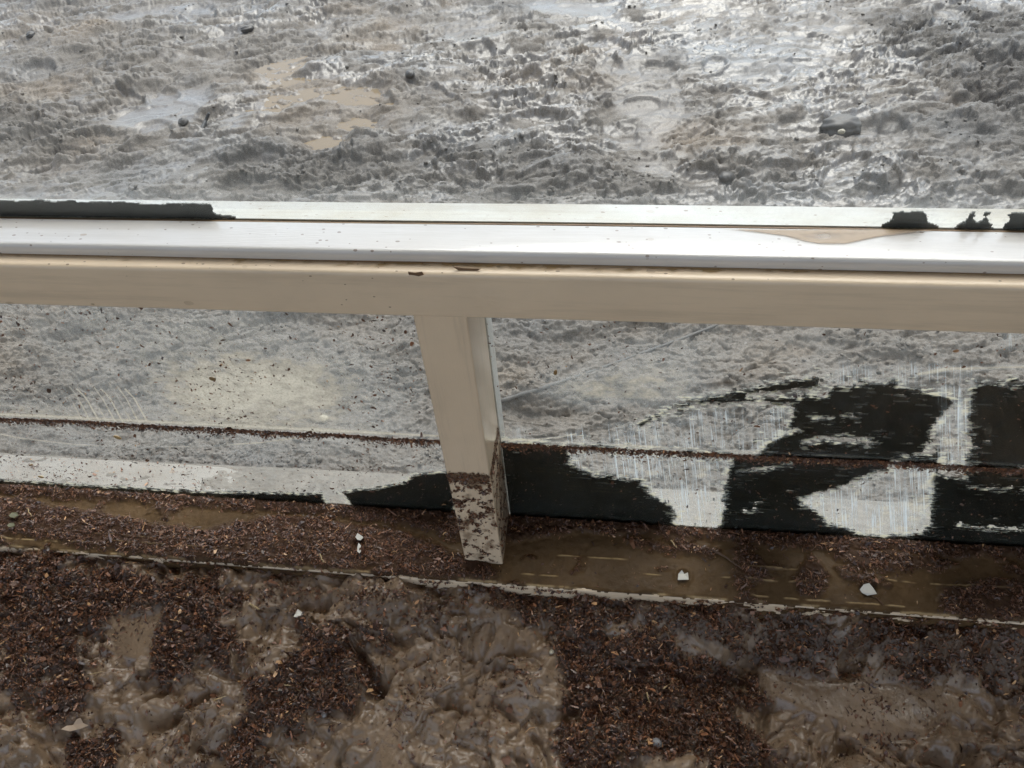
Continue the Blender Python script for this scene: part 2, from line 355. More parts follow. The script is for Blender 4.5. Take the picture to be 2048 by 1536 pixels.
# worn patches on the rail
def patch(name, px, y, mat, parent, th=.0007, up=False):
    P = poly_y(px, y) if not up else poly_z(px, up)
    bm = bmesh.new()
    f = bm.faces.new([bm.verts.new((a, y, b) if not up else (a, b, up)) for a, b in P])
    r = bmesh.ops.extrude_face_region(bm, geom=[f]); d = Vector((0, -th, 0)) if not up else Vector((0, 0, th))
    for v in r['geom']:
        if isinstance(v, bmesh.types.BMVert): v.co += d
    bmesh.ops.recalc_face_normals(bm, faces=bm.faces)
    me = bpy.data.meshes.new(name); bm.to_mesh(me); bm.free(); return link(name, me, mat, parent)
M_worn = plain('worn_brown_wood', (.2, .12, .06), (.1, .055, .03), .6)
patch('worn_patch', [(816, 543), (830, 545), (844, 543), (848, 549), (838, 552), (828, 550), (818, 549)], -.0042, M_worn, rail)
patch('worn_patch', [(906, 533), (930, 536), (962, 537), (950, 543), (936, 548), (920, 542)], .0042, M_worn, rail)
zt = zC+.0003
P_ = poly_z([(1440, 457), (1500, 463), (1570, 472), (1605, 482), (1640, 488), (1690, 488), (1715, 483), (1755, 474), (1820, 466), (1900, 457)], zt)
gx = np.arange(P_[:, 0].min(), P_[:, 0].max(), .002); gy = np.arange(.028, GU-.0042, .0012); GX, GY = np.meshgrid(gx, gy); dd = sdf(P_, GX, GY)
st = sstep(.0012, -.0025, dd)*(.62+.35*np.exp(-((dd+.006)/.003)**2)+.5*fbm(N2, GX*30, GY*60, 3))
V, F, at = compact(np.stack([GX, GY, zt+.0006*sstep(0, -.004, dd)-.0004*(GY-.02)/.05], -1).reshape(-1, 3), grid_faces(len(gy), len(gx), (np.maximum(st[:-1, :-1], st[1:, 1:]) > .01)), dict(film=np.clip(st, 0, .9)))
def stainmat(name, c):
    m = Mat(name); d = m.b; d.inputs['Base Color'].default_value = (*c, 1); d.inputs['Roughness'].default_value = .35
    tr = m.add('ShaderNodeBsdfTransparent'); mx = m.add('ShaderNodeMixShader'); m.l.new(m.attr('film'), mx.inputs[0]); m.l.new(tr.outputs[0], mx.inputs[1]); m.l.new(d.outputs[0], mx.inputs[2]); m.l.new(mx.outputs[0], m.out.inputs[0]); return m.m
np_mesh('silt_stain', V, F, stainmat('tan_silt_stain', (.40, .29, .185)), board, at)
gx = np.arange(-1.0, 1.1, .0016); gy = np.arange(.0005, .0166, .0007); GX, GY = np.meshgrid(gx, gy)
st = sstep(.0, .35, fbm(N3, GX*26, GY*90, 4)+.55*np.exp(-((GX-.12)/.35)**2)-.30)*sstep(.004, .0155, GY+.005*fbm(N2, GX*60, GY*60, 2)); st = np.maximum(st, .55*sstep(.0125, .0155, GY+.002*fbm(N5, GX*40, 0*GX, 3)))
V, F, at = compact(np.stack([GX, GY, zB+.0046+0*GX], -1).reshape(-1, 3), grid_faces(len(gy), len(gx), (np.maximum(st[:-1, :-1], st[1:, 1:]) > .01)), dict(film=np.clip(st*.8, 0, .9)))
np_mesh('rust_stain', V, F, stainmat('rusty_seam_stain', (.42, .28, .12)), rail, at)

# ------------------------------------------------------------------ mud and silt on the glass
def zoomer(u0, v0, s): return lambda pts: [(u0+s*a, v0+s*b) for a, b in pts]
z6 = zoomer(1200, 650, .414)
U = [  # dark crust: areas in the photo, put on the glass plane
 [(985, 888), (1130, 897), (1530, 919), (1780, 932), (2500, 947), (2500, 1130), (980, 1090)],
 z6([(950, 370), (1000, 360), (1090, 355), (1090, 330), (1140, 320), (1200, 320), (1270, 295), (1340, 305), (1420, 290), (1470, 320), (1560, 330), (1700, 370), (1700, 400), (1650, 460), (1600, 500), (1600, 580), (1560, 600), (1555, 640), (1500, 645), (1430, 665), (1380, 720), (1200, 740), (700, 720), (770, 640), (800, 590), (880, 545), (990, 525), (890, 510), (935, 470), (940, 400)]),
 [(1274, 853), (1337, 824), (1378, 807), (1395, 809), (1378, 816), (1324, 832), (1283, 857)],
 [(1385, 811), (1432, 795), (1490, 790), (1496, 806), (1432, 812), (1399, 814)],
 [(1488, 805), (1540, 802), (1600, 799), (1600, 813), (1540, 812)],
 [(1490, 785), (1564, 770), (1639, 760), (1649, 770), (1635, 780), (1552, 787), (1494, 791)],
 z6([(1800, 330), (1830, 300), (1900, 298), (2500, 305), (2500, 720), (1785, 710), (1800, 500), (1790, 420)]),
 z6([(1500, 640), (1640, 650), (1650, 720), (1380, 730)])]
CLR = [
 [(1134, 899), (1200, 904), (1469, 917), (1464, 940), (1456, 956), (1450, 1002), (1440, 1062), (1386, 1060), (1345, 1052), (1347, 1035), (1337, 1014), (1299, 994), (1283, 965), (1200, 956), (1169, 951), (1140, 932)],
 [(1871, 938), (1862, 1056), (1846, 1072), (1771, 1078), (1722, 1074), (1697, 1064), (1651, 1052), (1635, 1031), (1610, 1016), (1597, 1002), (1684, 977), (1734, 956), (1771, 944), (1800, 934)],
 [(1879, 930), (1941, 936), (1941, 948), (1929, 965), (1904, 963), (1881, 956)],
 z6([(970, 565), (1040, 550), (1100, 545), (1200, 545), (1290, 560), (1330, 580), (1300, 600), (1220, 590), (1130, 570), (1050, 590), (980, 600)]),
 z6([(1015, 452), (1060, 450), (1120, 458), (1110, 466), (1030, 464)]), z6([(1180, 452), (1215, 448), (1225, 462), (1190, 466)]),
 z6([(650, 712), (790, 700), (930, 680), (925, 688), (800, 712), (660, 722)]), z6([(690, 905), (750, 900), (748, 908), (700, 912)]),
 z6([(1800, 795), (1960, 800), (2500, 796), (2500, 806), (1900, 808)]), z6([(1730, 980), (1800, 985), (1950, 995), (2500, 995), (2500, 1003), (1900, 1003), (1740, 990)])]
UL = [[(-40, 962), (205, 978), (410, 989), (643, 993), (650, 1015), (640, 1040), (-40, 1010)],
      [(684, 990), (712, 985), (744, 983), (806, 971), (826, 955), (869, 950), (905, 946), (910, 1060), (730, 1050), (700, 1010)]]
UU = [[(-60, 404), (270, 408), (278, 411), (360, 411), (365, 410), (415, 411), (421, 416), (424, 428), (432, 433), (470, 436), (470, 447), (-60, 440)],
      [(1785, 430), (1792, 427), (1847, 427), (1857, 431), (1856, 441), (1861, 450), (1880, 457), (1880, 464), (1760, 464), (1762, 457), (1782, 445), (1787, 436)],
      [(1941, 431), (1953, 429), (1955, 435), (1950, 443), (1956, 450), (1970, 445), (1968, 435), (1973, 429.5), (1987, 430.6), (1980, 436), (1979, 445), (1987, 453.5), (1990, 464), (1910, 464), (1915, 455), (1932, 448), (1939, 440)],
      [(2023, 431), (2500, 430), (2500, 468), (2008, 465), (2011, 453.5), (2021, 445), (2018, 436)]]
def crust_mesh(name, X, Z, m, y0, th, mat, parent):
    """m: cell mask. A slab of mud: face on the glass, lumpy back, walls round the edge"""
    nz, nx = len(Z), len(X); XX, ZZ = np.meshgrid(X, Z)
    jx = N5(XX*900, ZZ*900)*(X[1]-X[0])*.5; jz = N6(XX*900, ZZ*900)*(X[1]-X[0])*.5
    T = th*(.6+.8*np.clip(fbm(N3, XX*25, ZZ*25, 3)+.5, 0, 1))
    A = np.stack([XX+jx, np.full_like(XX, y0), ZZ+jz], -1).reshape(-1, 3); B = A+np.stack([0*T, T, 0*T], -1).reshape(-1, 3); n = nz*nx
    F = [grid_faces(nz, nx, m), grid_faces(nz, nx, m)[:, ::-1]+n]
    i = np.arange(n).reshape(nz, nx); mp = np.pad(m, 1)
    for (dz, dx), (a, b) in {(-1, 0): (i[:-1, :-1], i[:-1, 1:]), (1, 0): (i[1:, 1:], i[1:, :-1]), (0, -1): (i[1:, :-1], i[:-1, :-1]), (0, 1): (i[:-1, 1:], i[1:, 1:])}.items():
        e = m & ~mp[1+dz:mp.shape[0]-1+dz, 1+dx:mp.shape[1]-1+dx]; F.append(np.stack([a[e], a[e]+n, b[e]+n, b[e]], -1))
    V, F, _ = compact(np.concatenate([A, B]), np.concatenate(F)); return np_mesh(name, V, F, mat, parent, smooth=False)
def rag(x, z, amp):
    return amp*(.6*fbm(N1, x*20, z*80, 3)+1.2*fbm(N2, x*40, z*260, 2)*np.clip(.8+2.0*fbm(N6, x*9, z*9, 2), 0, 2.))
def blur(a, n):
    for _ in range(n):
        a = (a+np.roll(a, 1, 0)+np.roll(a, -1, 0))/3; a = (a+np.roll(a, 1, 1)+np.roll(a, -1, 1))/3
    return a
def pane_dirt(pane, x0, x1, z0, z1, y, adds, subs, cm, amp, filmfn, step=.0015, th=.004, split=False):
    X = np.arange(x0, x1, step); Z = np.arange(z0, z1, step); XX, ZZ = np.meshgrid(X, Z)
    d = np.full(XX.shape, 1e3, np.float32); pa = [poly_y(p, y) for p in adds]; r = rag(XX, ZZ, amp)
    for p in pa: d = np.minimum(d, sdf(p, XX, ZZ))
    for p in [poly_y(q, y) for q in subs]: d = np.maximum(d, -sdf(p, XX, ZZ))
    d = d+r
    d = np.where(np.abs(d) < .030, d+np.where(fbm(N3, XX*26, ZZ*300, 2) > .40-.12*fbm(N1, XX*8, ZZ*8, 2), .05, 0)*(x0 > 0), d)
    d = np.where((d > 0) & (d < .03) & (fbm(N5, XX*40, ZZ*330, 2) > .40) & (x0 > 0), -.002, d)
    m = d < 0; cell = m[:-1, :-1] & m[1:, 1:] & m[:-1, 1:] & m[1:, :-1]
    cols = np.flatnonzero(cell.any(0)) if split else None
    if split:                                            # each separate smear of mud is a piece of its own
        for g in np.split(cols, np.flatnonzero(np.diff(cols) > 1)+1):
            if len(g) > 8: c2 = np.zeros_like(cell); c2[:, g] = cell[:, g]; crust_mesh('mud_crust', X, Z, c2, y+.0048, th, cm, pane)
    else: crust_mesh('mud_crust', X, Z, cell, y+.0048, th, cm, pane)
    rim = np.clip(1.15-d/.013, 0, 1)*(.25 if split else 1)*sstep(-.15, .25, fbm(N4, XX*70, ZZ*150, 4))*(d > -.004)
    film, streak = filmfn(XX, ZZ, d)
    V = np.stack([XX, np.full_like(XX, y+.0044), ZZ], -1).reshape(-1, 3)
    tot = film+streak+rim; cellf = (np.maximum.reduce([tot[:-1, :-1], tot[1:, 1:], tot[:-1, 1:], tot[1:, :-1]]) > .01)
    F = grid_faces(len(Z), len(X), cellf); V, F, at = compact(V, F, dict(film=film, streak=streak, rim=rim, run=XX/(1-.42*(ZZ-.2)) if x0 > 0 else XX))
    np_mesh('silt_film', V, F, M_film, pane, at)
def film_left(X, Z, d):
    n = fbm(N1, X*7, Z*9, 4); g = fbm(N2, X*40, Z*55, 4)
    f = .13+.15*n+.10*g
    for (u, v, rx, rz, a) in ((490, 790, .17, .10, .58), (590, 770, .11, .06, .3), (420, 800, .08, .05, .2), (60, 830, .22, .06, .16), (200, 660, .3, .06, .12)):
        c = on_y(u, v, GL); f = f+a*np.exp(-((X-c[0])/rx)**2-((Z-c[2])/rz)**2)*(1+.6*g)
    f = f+.10*np.exp(-((Z-ZW-.02)/.02)**2)+.5*np.exp(-((Z-ZW-.005)/.0042)**2)
    arc = poly_y([(0, 872), (40, 880), (150, 893), (300, 898), (420, 895), (520, 889), (590, 880)], GL); f = f+.55*np.exp(-(seg_dist(arc, X, Z)/.0022)**2)*(.6+.8*n)
    wipe = 0
    for k in range(9):
        u = 120+k*16; p = poly_y([(u, 770+6*(k % 3)), (u+18, 800), (u+44, 846+4*(k % 2))], GL); wipe = wipe+np.exp(-(seg_dist(p, X, Z)/.0016)**2)*(.25+.2*(k % 3))
    f = f+wipe; f = np.where(Z < .12, f*.55, f)
    return np.clip(f, 0, .9), np.zeros_like(f)
def film_right(X, Z, d):
    n = fbm(N1, X*7+40, Z*9, 4); g = fbm(N2, X*40, Z*55, 4)
    f = .07+.09*n+.08*g
    for (u, v, rx, rz, a) in ((1180, 780, .07, .04, .3), (1320, 755, .07, .06, .3), (1270, 790, .12, .03, .12), (1700, 700, .3, .05, .08)):
        c = on_y(u, v, GL); f = f+a*np.exp(-((X-c[0])/rx)**2-((Z-c[2])/rz)**2)*(1+.8*g)
    s = np.zeros_like(f)
    for p, a in ((CLR[0], .8), (CLR[1], .9), (z6([(1640, 300), (1790, 300), (1790, 700), (1640, 690)]), 1.), ([(1130, 868), (1220, 850), (1300, 845), (1400, 828), (1580, 815), (1580, 870), (1540, 905), (1130, 890)], .62),
                 ([(1020, 850), (1060, 860), (1060, 886), (1020, 884)], .5), ([(2000, 668), (2060, 668), (2060, 705), (2010, 705)], .7), ([(1660, 735), (1960, 730), (1960, 780), (1660, 770)], .5)):
        s = np.maximum(s, a*sstep(.008, -.012, sdf(poly_y(p, GL), X, Z)+.01*fbm(N3, X*60, Z*8, 2)))
    f = f+.55*np.exp(-((Z-ZW-.005)/.0042)**2)*(.7+.8*n)
    s = s*np.clip(.5+1.8*(fbm(N6, X*28, Z*1.5, 3)+.28), .15, 1.35)
    f = f+s*.30*np.clip(fbm(N5, X*35, Z*45, 4)*2.2+.35, 0, 1)+s*.12*sstep(.14, .02, Z)*(.5+1.2*np.clip(fbm(N4, X*22, Z*60, 4)+.3, 0, 1))
    f = f+.18*s*sstep(-.2, .3, fbm(N5, X*25, Z*40, 3))
    ln = poly_y([(1000, 884), (1060, 884), (1120, 878), (1150, 872)], GL); f = f+.6*np.exp(-(seg_dist(ln, X, Z)/.002)**2)
    ln = poly_y([(1840, 752), (1900, 742), (2060, 738)], GL); f = f+.45*np.exp(-(seg_dist(ln, X, Z)/.004)**2)
    return np.clip(f, 0, .9), s
def film_up(X, Z, d):
    f = .03+.05*fbm(N1, X*5, Z*5, 3)+.10*np.exp(-((Z-.72)/.03)**2); return np.clip(f, 0, .5), np.zeros_like(f)
edges = [X0]+[v for x in MULL for v in (x, x+W)]+[X1]
for i in range(0, len(edges), 2):
    a, b = edges[i], edges[i+1]
    pn = box('glass_pane', (a+.0006, GL, -.0072), (b-.0006, GL+.004, zA-.0006), M_glass, fr)
    if b == 0.0: pane_dirt(pn, -1.35, -.002, -.0065, zA-.003, GL, UL, [], M_crust, .006, film_left)
    elif a == W: pane_dirt(pn, W+.002, 1.3, -.0065, zA-.003, GL, U, CLR, M_crust, .0135, film_right)
up = box('glass_pane', (X0, GU, zC-.012), (X1, GU+.004, 2.049), M_glass, fr)
pane_dirt(up, -1.0, 1.1, zC-.004, zC+.14, GU, UU, [], M_crust2, .0022, film_up, th=.0016, split=True)

# ------------------------------------------------------------------ floor mud
z7 = zoomer(0, 1080, .4395); z8 = zoomer(1000, 1080, .5117)
FZ = -.085
DEB = [(z7([(-60, 70), (500, 150), (1100, 200), (1150, 330), (1120, 450), (1160, 520), (1050, 600), (950, 600), (900, 680), (700, 640), (680, 570), (740, 480), (800, 390), (740, 350), (560, 410), (480, 480), (520, 560), (460, 680), (450, 790), (380, 850), (260, 860), (200, 800), (200, 700), (150, 650), (-60, 640)]), 1.),
       (z7([(1420, 400), (1540, 390), (1780, 440), (1660, 520), (1640, 640), (1650, 720), (1560, 760), (1510, 830), (1480, 930), (1380, 990), (1280, 1060), (1000, 1060), (1040, 900), (1120, 830), (1180, 740), (1260, 660), (1340, 570), (1350, 480)]), 1.),
       (z7([(250, 880), (480, 850), (560, 900), (650, 990), (560, 1060), (300, 1060), (260, 950)]), 1.),
       (z8([(220, 480), (300, 380), (560, 350), (900, 430), (1000, 470), (1060, 580), (1030, 640), (1030, 760), (1060, 830), (1000, 930), (260, 930), (240, 800), (260, 700)]), 1.),
       (z8([(-150, 170), (560, 250), (1100, 290), (2200, 350), (2200, 640), (1960, 610), (1900, 570), (1500, 530), (1100, 480), (900, 440), (560, 370), (200, 390), (-150, 330)]), .85),
       (z7([(1130, 230), (1600, 250), (2500, 260), (2500, 400), (1700, 400), (1500, 350), (1250, 420)]), .5),
       (z8([(1860, 620), (2200, 640), (2200, 930), (1800, 930), (1850, 760)]), .25)]
SM = [z7([(1690, 740), (1840, 760), (1860, 900), (1850, 1060), (1700, 1060)]), z7([(600, 370), (790, 370), (730, 490), (690, 560), (560, 560), (540, 430)]),
      z8([(1030, 480), (1900, 580), (1700, 760), (1400, 740), (1130, 640), (1040, 600)]), z7([(150, 700), (230, 760), (290, 1060), (190, 1060)])]
DEBW = [(poly_z(p, FZ), a) for p, a in DEB]; SMW = [poly_z(p, FZ) for p in SM]
GRV = [(z7([(690, 850), (820, 800), (1000, 730)]), .010, .022), (z7([(1640, 520), (1660, 600), (1720, 700)]), .014, .04), (z8([(0, 640), (120, 770), (180, 860)]), .008, .015),
       (z7([(500, 850), (560, 930), (660, 990)]), .008, .014), (z8([(1240, 760), (1300, 830), (1400, 800)]), .01, .022), (z8([(1060, 660), (1040, 760), (1070, 850)]), .008, .018), (z7([(130, 880), (170, 960), (220, 1040)]), .008, .016), (z8([(1700, 830), (1800, 870), (1850, 800)]), .012, .03)]
GRVW = [(poly_z(p, FZ), wd, dp) for p, wd, dp in GRV]
def floor_fields(x, y):
    wx = x+.022*fbm(N1, x*8, y*8, 2); wy = y+.022*fbm(N2, x*8, y*8, 2)
    deb = np.zeros_like(x)
    for p, a in DEBW: deb = np.maximum(deb, a*sstep(.016, -.022, sdf(p, wx, wy)+.075*fbm(N6, x*11, y*11, 2)+.05*fbm(N3, x*38, y*38, 3)))
    near = (np.abs(x) < 1.5) & (y > -.7); deb = np.where(near, deb, .5*sstep(-.1, .2, fbm(N3, x*3, y*3, 3)))
    sm = np.zeros_like(x)
    for p in SMW: sm = np.maximum(sm, sstep(.01, -.01, sdf(p, wx, wy)))
    deb = deb*(1-.92*sm); dd = np.maximum(-.03-y, 0)
    left = sstep(.35, -.25, x); mid = np.exp(-((x-.2)/.25)**2)
    h = ZF+.095*left*np.exp(-(dd/.30)**2)+(.080*(1-left))*np.exp(-(dd/(.055+.05*mid))**2)+.012
    h = h+.030*np.exp(-(((x-.33)/.20)**2+((y+.33)/.16)**2))
    rough = (1-.85*sm)
    b1 = billow(N4, wx*7.5, wy*8.5, 3); b2 = billow(N5, wx*20, wy*22, 2)
    lip = fbm(N1, wx*7, wy*8, 2)+.10*fbm(N6, x*40, y*40, 2); lip2 = fbm(N3, wx*9+3, wy*10, 2)+.08*fbm(N5, x*45, y*45, 2)
    th = 1.5*N2(x*2, y*2); smear = N6((x*np.cos(th)+y*np.sin(th))*75, (y*np.cos(th)-x*np.sin(th))*7)
    h = h+.022*fbm(N3, x*5, y*5, 2)*(1-.5*sm)+rough*(1-.5*deb)*(.058*(b1-.22)+.018*(b2-.2)+.012*sstep(.06, .085, lip)-.010*sstep(.12, .14, lip2))
    h = h+(1-deb)*(.0022*smear*(.4+fbm(N3, x*6, y*6, 2))+.0018*fbm(N6, x*80, y*90, 3)*rough)
    fl = sstep(.015, -.02, sdf(SMW[2], x, y)+.02*fbm(N4, x*12, y*12, 2)); h = h*(1-.75*fl)+(FZ-.035+.10*(y+.28)+.004*fbm(N3, x*9, y*9, 2))*.75*fl
    h = h+deb*(.010+.007*fbm(N2, x*55, y*55, 3)+.004*N1(x*190, y*190))
    for p, wd, dp in GRVW: h = h-.7*dp*np.exp(-(seg_dist(p, wx, wy)/wd)**2)
    rip = np.exp(-(((x+.70)/.10)**2+((y+.36)/.09)**2)); h = h+rip*.006*np.sin((y*1.0-x*.35)*2*np.pi/.035)
    # scrape marks on the smooth mud to the right
    q = sstep(.01, -.01, sdf(SMW[2], x, y)); h = h+q*.002*N6(x*60+y*25, y*5)
    wet = np.clip(.45+.8*fbm(N1, x*9+3, y*9, 4)+.25*sm-.95*deb, 0, 1)
    return h, deb, wet
def graded(a, b, step, lo, hi, k=1.25):
    c = list(np.arange(a, b, step)); s = step
    while c[-1] < hi: s *= k; c.append(c[-1]+s)
    s = step; l = []
    p = c[0]
    while p > lo: s *= k; p -= s; l.append(p)
    return np.array(l[::-1]+c)
gx = graded(-1.15, 1.25, .0021, -3.05, 3.05); gy = graded(-.62, -.018, .0019, -9, -.02); gy = gy[gy < -.0185]
GX, GY = np.meshgrid(gx, gy); H, deb, wet = floor_fields(GX, GY)
struct(np_mesh('floor', np.stack([GX, GY, H], -1).reshape(-1, 3), grid_faces(len(gy), len(gx)), M_floor, None, dict(debris=deb, wet=wet, bare=0*wet)))

# ------------------------------------------------------------------ mud on the sill
SZ = lambda y: -.0105+(y+.0383)*(.0095/(GL+.058))-.002*np.clip((y-.05)/.05, 0, 1)
SD = [poly_z(p, -.005) for p in (
    [(-60, 960), (300, 985), (700, 1010), (900, 1025), (1100, 1050), (1500, 1068), (2500, 1105), (2500, 1140), (1850, 1115), (1600, 1105), (1400, 1082), (1150, 1068), (1000, 1090), (900, 1075), (700, 1040), (300, 1010), (-60, 990)],
    [(-60, 985), (100, 1010), (300, 1045), (400, 1060), (560, 1030), (800, 1060), (900, 1100), (980, 1130), (1000, 1165), (800, 1150), (560, 1135), (330, 1120), (150, 1090), (-60, 1060)],
    [(1250, 1075), (1330, 1090), (1450, 1100), (1420, 1120), (1340, 1110), (1270, 1100)], [(1580, 1160), (1620, 1110), (1660, 1150), (1640, 1200), (1590, 1190)],
    [(1880, 1180), (1950, 1160), (2500, 1190), (2500, 1260), (1960, 1245), (1870, 1220)], [(1640, 1100), (1760, 1100), (1900, 1130), (1830, 1150), (1700, 1140)])]
TRK = [(.0, (.30, .36)), (-.016, (.10, .19)), (-.026, (.50, .78)), (.026, (.16, .30)), (.004, (.45, .62)), (.0, (-.75, -.6)), (-.012, (-.72, -.45)), (.02, (.72, .95)), (.028, (.5, .6)), (-.02, (-.95, -.7))]
def sill_fields(x, y):
    wx = x+.010*fbm(N1, x*18, y*22, 3); wy = y+.008*fbm(N2, x*18, y*22, 3)
    deb = np.zeros_like(x)
    for p in SD: deb = np.maximum(deb, sstep(.006, -.01, sdf(p, wx, wy)+.008*fbm(N4, x*50, y*50, 3)))
    deb = np.maximum(deb, .8*sstep(.12, .3, fbm(N5, x*9+2, y*16, 4)))
    deb = np.maximum(deb, sstep(.024, .010, GL-y))
    t = .0038+.0024*fbm(N3, x*12, y*14, 3)+.0009*fbm(N6, wx*60, wy*60, 3)
    t = t+deb*(.0045+.005*ridged(N4, x*45, y*45, 3)-.001)+.002*np.exp(-((GL-y)/.016)**2)
    bare = np.zeros_like(x)
    for yt, (a, b) in TRK:
        k = np.exp(-((y-yt-.0012*N1(x*8, yt*50))/.0012)**2)*sstep(a, a+.02, x)*sstep(b, b-.02, x)*sstep(-.25, .1, fbm(N2, x*30, y*20+yt*99, 3))
        t = t+.0025*k; bare = np.maximum(bare, k)
    for u, v, r in ((1366, 1152, .011), (1735, 1178, .014), (719, 1092, .012)):
        c = on_z(u, v, -.004); q = np.sqrt((x-c[0])**2+(y-c[1])**2); t = t-.006*np.exp(-(q*(1+.35*fbm(N5, x*90, y*90, 2))/r)**4)+.0016*np.exp(-((q-r*1.15)/.005)**2)
    edge = (y+.0378)/.006+1.3*fbm(N6, x*30, 0*x+.5, 4)-.2
    t = np.where(edge < 0, -.003, np.maximum(t, .0026)*np.clip(edge+.3, 0, 1)); bare = np.maximum(bare, .85*np.exp(-((y+.0355)/.0016)**2)*sstep(-.1, .2, fbm(N2, x*20, y*0+3.3, 3)))
    wet = np.clip(.65+.4*fbm(N2, x*10, y*10, 3)-.55*deb, 0, 1)
    return SZ(y)+t, deb, wet, bare*(1-.7*deb)
gx = graded(-1.25, 1.25, .0016, X0+.01, X1-.01); gx = gx[(gx > X0) & (gx < X1)]; gy = np.arange(-.0379, GL-.0006, .0015)
GX, GY = np.meshgrid(gx, gy); H, deb, wet, bare = sill_fields(GX, GY)
tag(np_mesh('sill_mud', np.stack([GX, GY, H], -1).reshape(-1, 3), grid_faces(len(gy), len(gx)), M_sillmud, None, dict(debris=deb, wet=wet, bare=bare)),
    'layer of wet brown flood mud lying along the window sill', 'mud', kind='stuff')

OY = float(osf[1])
gx = np.arange(-1.3, 1.3, .002); gy = np.arange(GL+.0052, OY+.004, .0018); GX, GY = np.meshgrid(gx, gy)
k = sstep(-.62, -.36, GX+.08*fbm(N1, GX*9, GY*9, 3)); oz = np.where(GY < GL+.0208, -.0060, -.016-(GY-GL-.0205)*(.010/(OY-GL-.0205)))
t = -.0012+.0030*fbm(N2, GX*14, GY*30, 4)+.0012*fbm(N5, GX*60, GY*90, 3)+k*.006+.003*sstep(GL+.03, GL+.01, GY)
t = np.where(GY > OY-.003, np.minimum(t, -.001+.005*k), t)
tag(np_mesh('outer_silt', np.stack([GX, GY, oz+t], -1).reshape(-1, 3), grid_faces(len(gy), len(gx)), M_osilt, None, dict(debris=np.clip(.5*fbm(N4, GX*30, GY*50, 3), 0, 1), wet=.25+0*GX, bare=0*GX)), 'grey tan silt left on the outer window sill behind the glass', 'silt', kind='stuff')
gx = np.arange(-1.25, 1.25, .0018); gz = np.arange(-.062, -.0125, .0016); GX, GZ = np.meshgrid(gx, gz)
cov = .55+.9*np.exp(-((GX+.42)/.22)**2)-.55*np.exp(-((GX+.85)/.16)**2)-.5*np.exp(-((GX-.2)/.25)**2)+.5*sstep(.55, .9, GX)
t = -.0025+.0032*cov+.0045*fbm(N3, GX*16, GZ*40, 4)+.002*fbm(N6, GX*70, GZ*90, 3)+.004*sstep(-.04, -.056, GZ)
tag(np_mesh('sill_edge_mud', np.stack([GX, -.0388-t, GZ], -1).reshape(-1, 3), grid_faces(len(gz), len(gx)), M_sillmud, None, dict(debris=sstep(0, .3, fbm(N4, GX*40, GZ*60, 3)), wet=.5+0*GX, bare=0*GX)), 'wet brown mud smeared down the front edge of the window sill', 'mud', kind='stuff')
# ------------------------------------------------------------------ the yard outside
PUD = [[(528, 200), (545, 188), (570, 196), (580, 210), (560, 222), (536, 222)], [(535, 140), (590, 126), (596, 134), (566, 148), (540, 152)], [(690, 232), (720, 222), (755, 232), (750, 250), (715, 258), (688, 246)],
       [(640, 178), (675, 168), (720, 172), (760, 184), (740, 205), (690, 208), (650, 196)], [(600, 170), (640, 168), (650, 186), (610, 200), (590, 190)], [(640, 262), (690, 262), (680, 284), (630, 290), (600, 280)]]
PUW = [poly_z(p, ZY) for p in PUD]
WETP = [(poly_z(p, ZY), a) for p, a in (([(210, 245), (300, 190), (400, 170), (440, 190), (380, 240), (290, 262)], 1.), ([(160, 40), (330, 10), (430, 5), (420, 20), (250, 42)], .8), ([(445, 240), (470, 225), (505, 225), (480, 255), (455, 262)], 1.),
        ([(1050, 0), (1250, 0), (1230, 40), (1060, 25)], 1.), ([(1200, 130), (1330, 100), (1380, 230), (1290, 280), (1220, 200)], .7), ([(1260, 300), (1360, 320), (1370, 370), (1280, 355)], .8),
        ([(1300, 0), (1750, 0), (1720, 110), (1500, 160), (1300, 120)], .35), ([(850, 40), (1000, 30), (1000, 80), (880, 80)], .5), ([(0, 385), (250, 380), (260, 405), (0, 404)], .7))]
DARK = [(poly_z(p, ZY), a) for p, a in (([(1740, 30), (2500, -20), (2500, 260), (1960, 220), (1850, 130), (1760, 90)], .9), ([(1800, 230), (2500, 230), (2500, 330), (1900, 300)], .6), ([(440, 320), (700, 285), (1000, 270), (1250, 330), (1400, 390), (1000, 410), (600, 400), (450, 370)], .55),  # first patch: a dark, skyless reflection painted in as darker, drier mud
        ([(1450, 330), (2500, 300), (2500, 420), (1450, 400)], .35), ([(-60, 200), (120, 230), (150, 280), (30, 310), (-60, 290)], .5))]
RGH = [poly_z(p, ZY) for p in ([(440, 300), (700, 270), (1000, 250), (1250, 280), (1700, 300), (2500, 320), (2500, 430), (440, 410)], [(-60, 190), (150, 200), (220, 260), (120, 310), (-60, 310)], [(880, 110), (1340, 60), (1400, 240), (1000, 240)], [(1700, 20), (2500, 20), (2500, 300), (1800, 260)])]
TANP = [poly_z(p, ZY) for p in ([(-60, 20), (120, 10), (110, 60), (-60, 90)], [(500, 130), (800, 130), (800, 270), (520, 280)])]
FEET = [(1260, 215, .13, .055, 25), (985, 20, .1, .05, 0), (1690, 345, .13, .055, 60), (1790, 265, .10, .05, 80), (360, 280, .15, .06, 10), (130, 330, .16, .07, 10), (870, 190, .16, .04, -35), (470, 270, .12, .05, 30), (1060, 235, .12, .05, 15), (840, 320, .1, .045, 70), (1420, 355, .12, .05, -10), (1600, 40, .12, .06, 15), (1660, 215, .1, .06, 10)]
for k in range(26): FEET.append((rng.uniform(0, 2048), rng.uniform(0, 385), rng.uniform(.06, .15), rng.uniform(.035, .075), rng.uniform(-60, 60)))
FEETW = [(on_z(u, v, ZY)[:2], a, b, R(t)) for u, v, a, b, t in FEET]
PLEV = ZY-.014
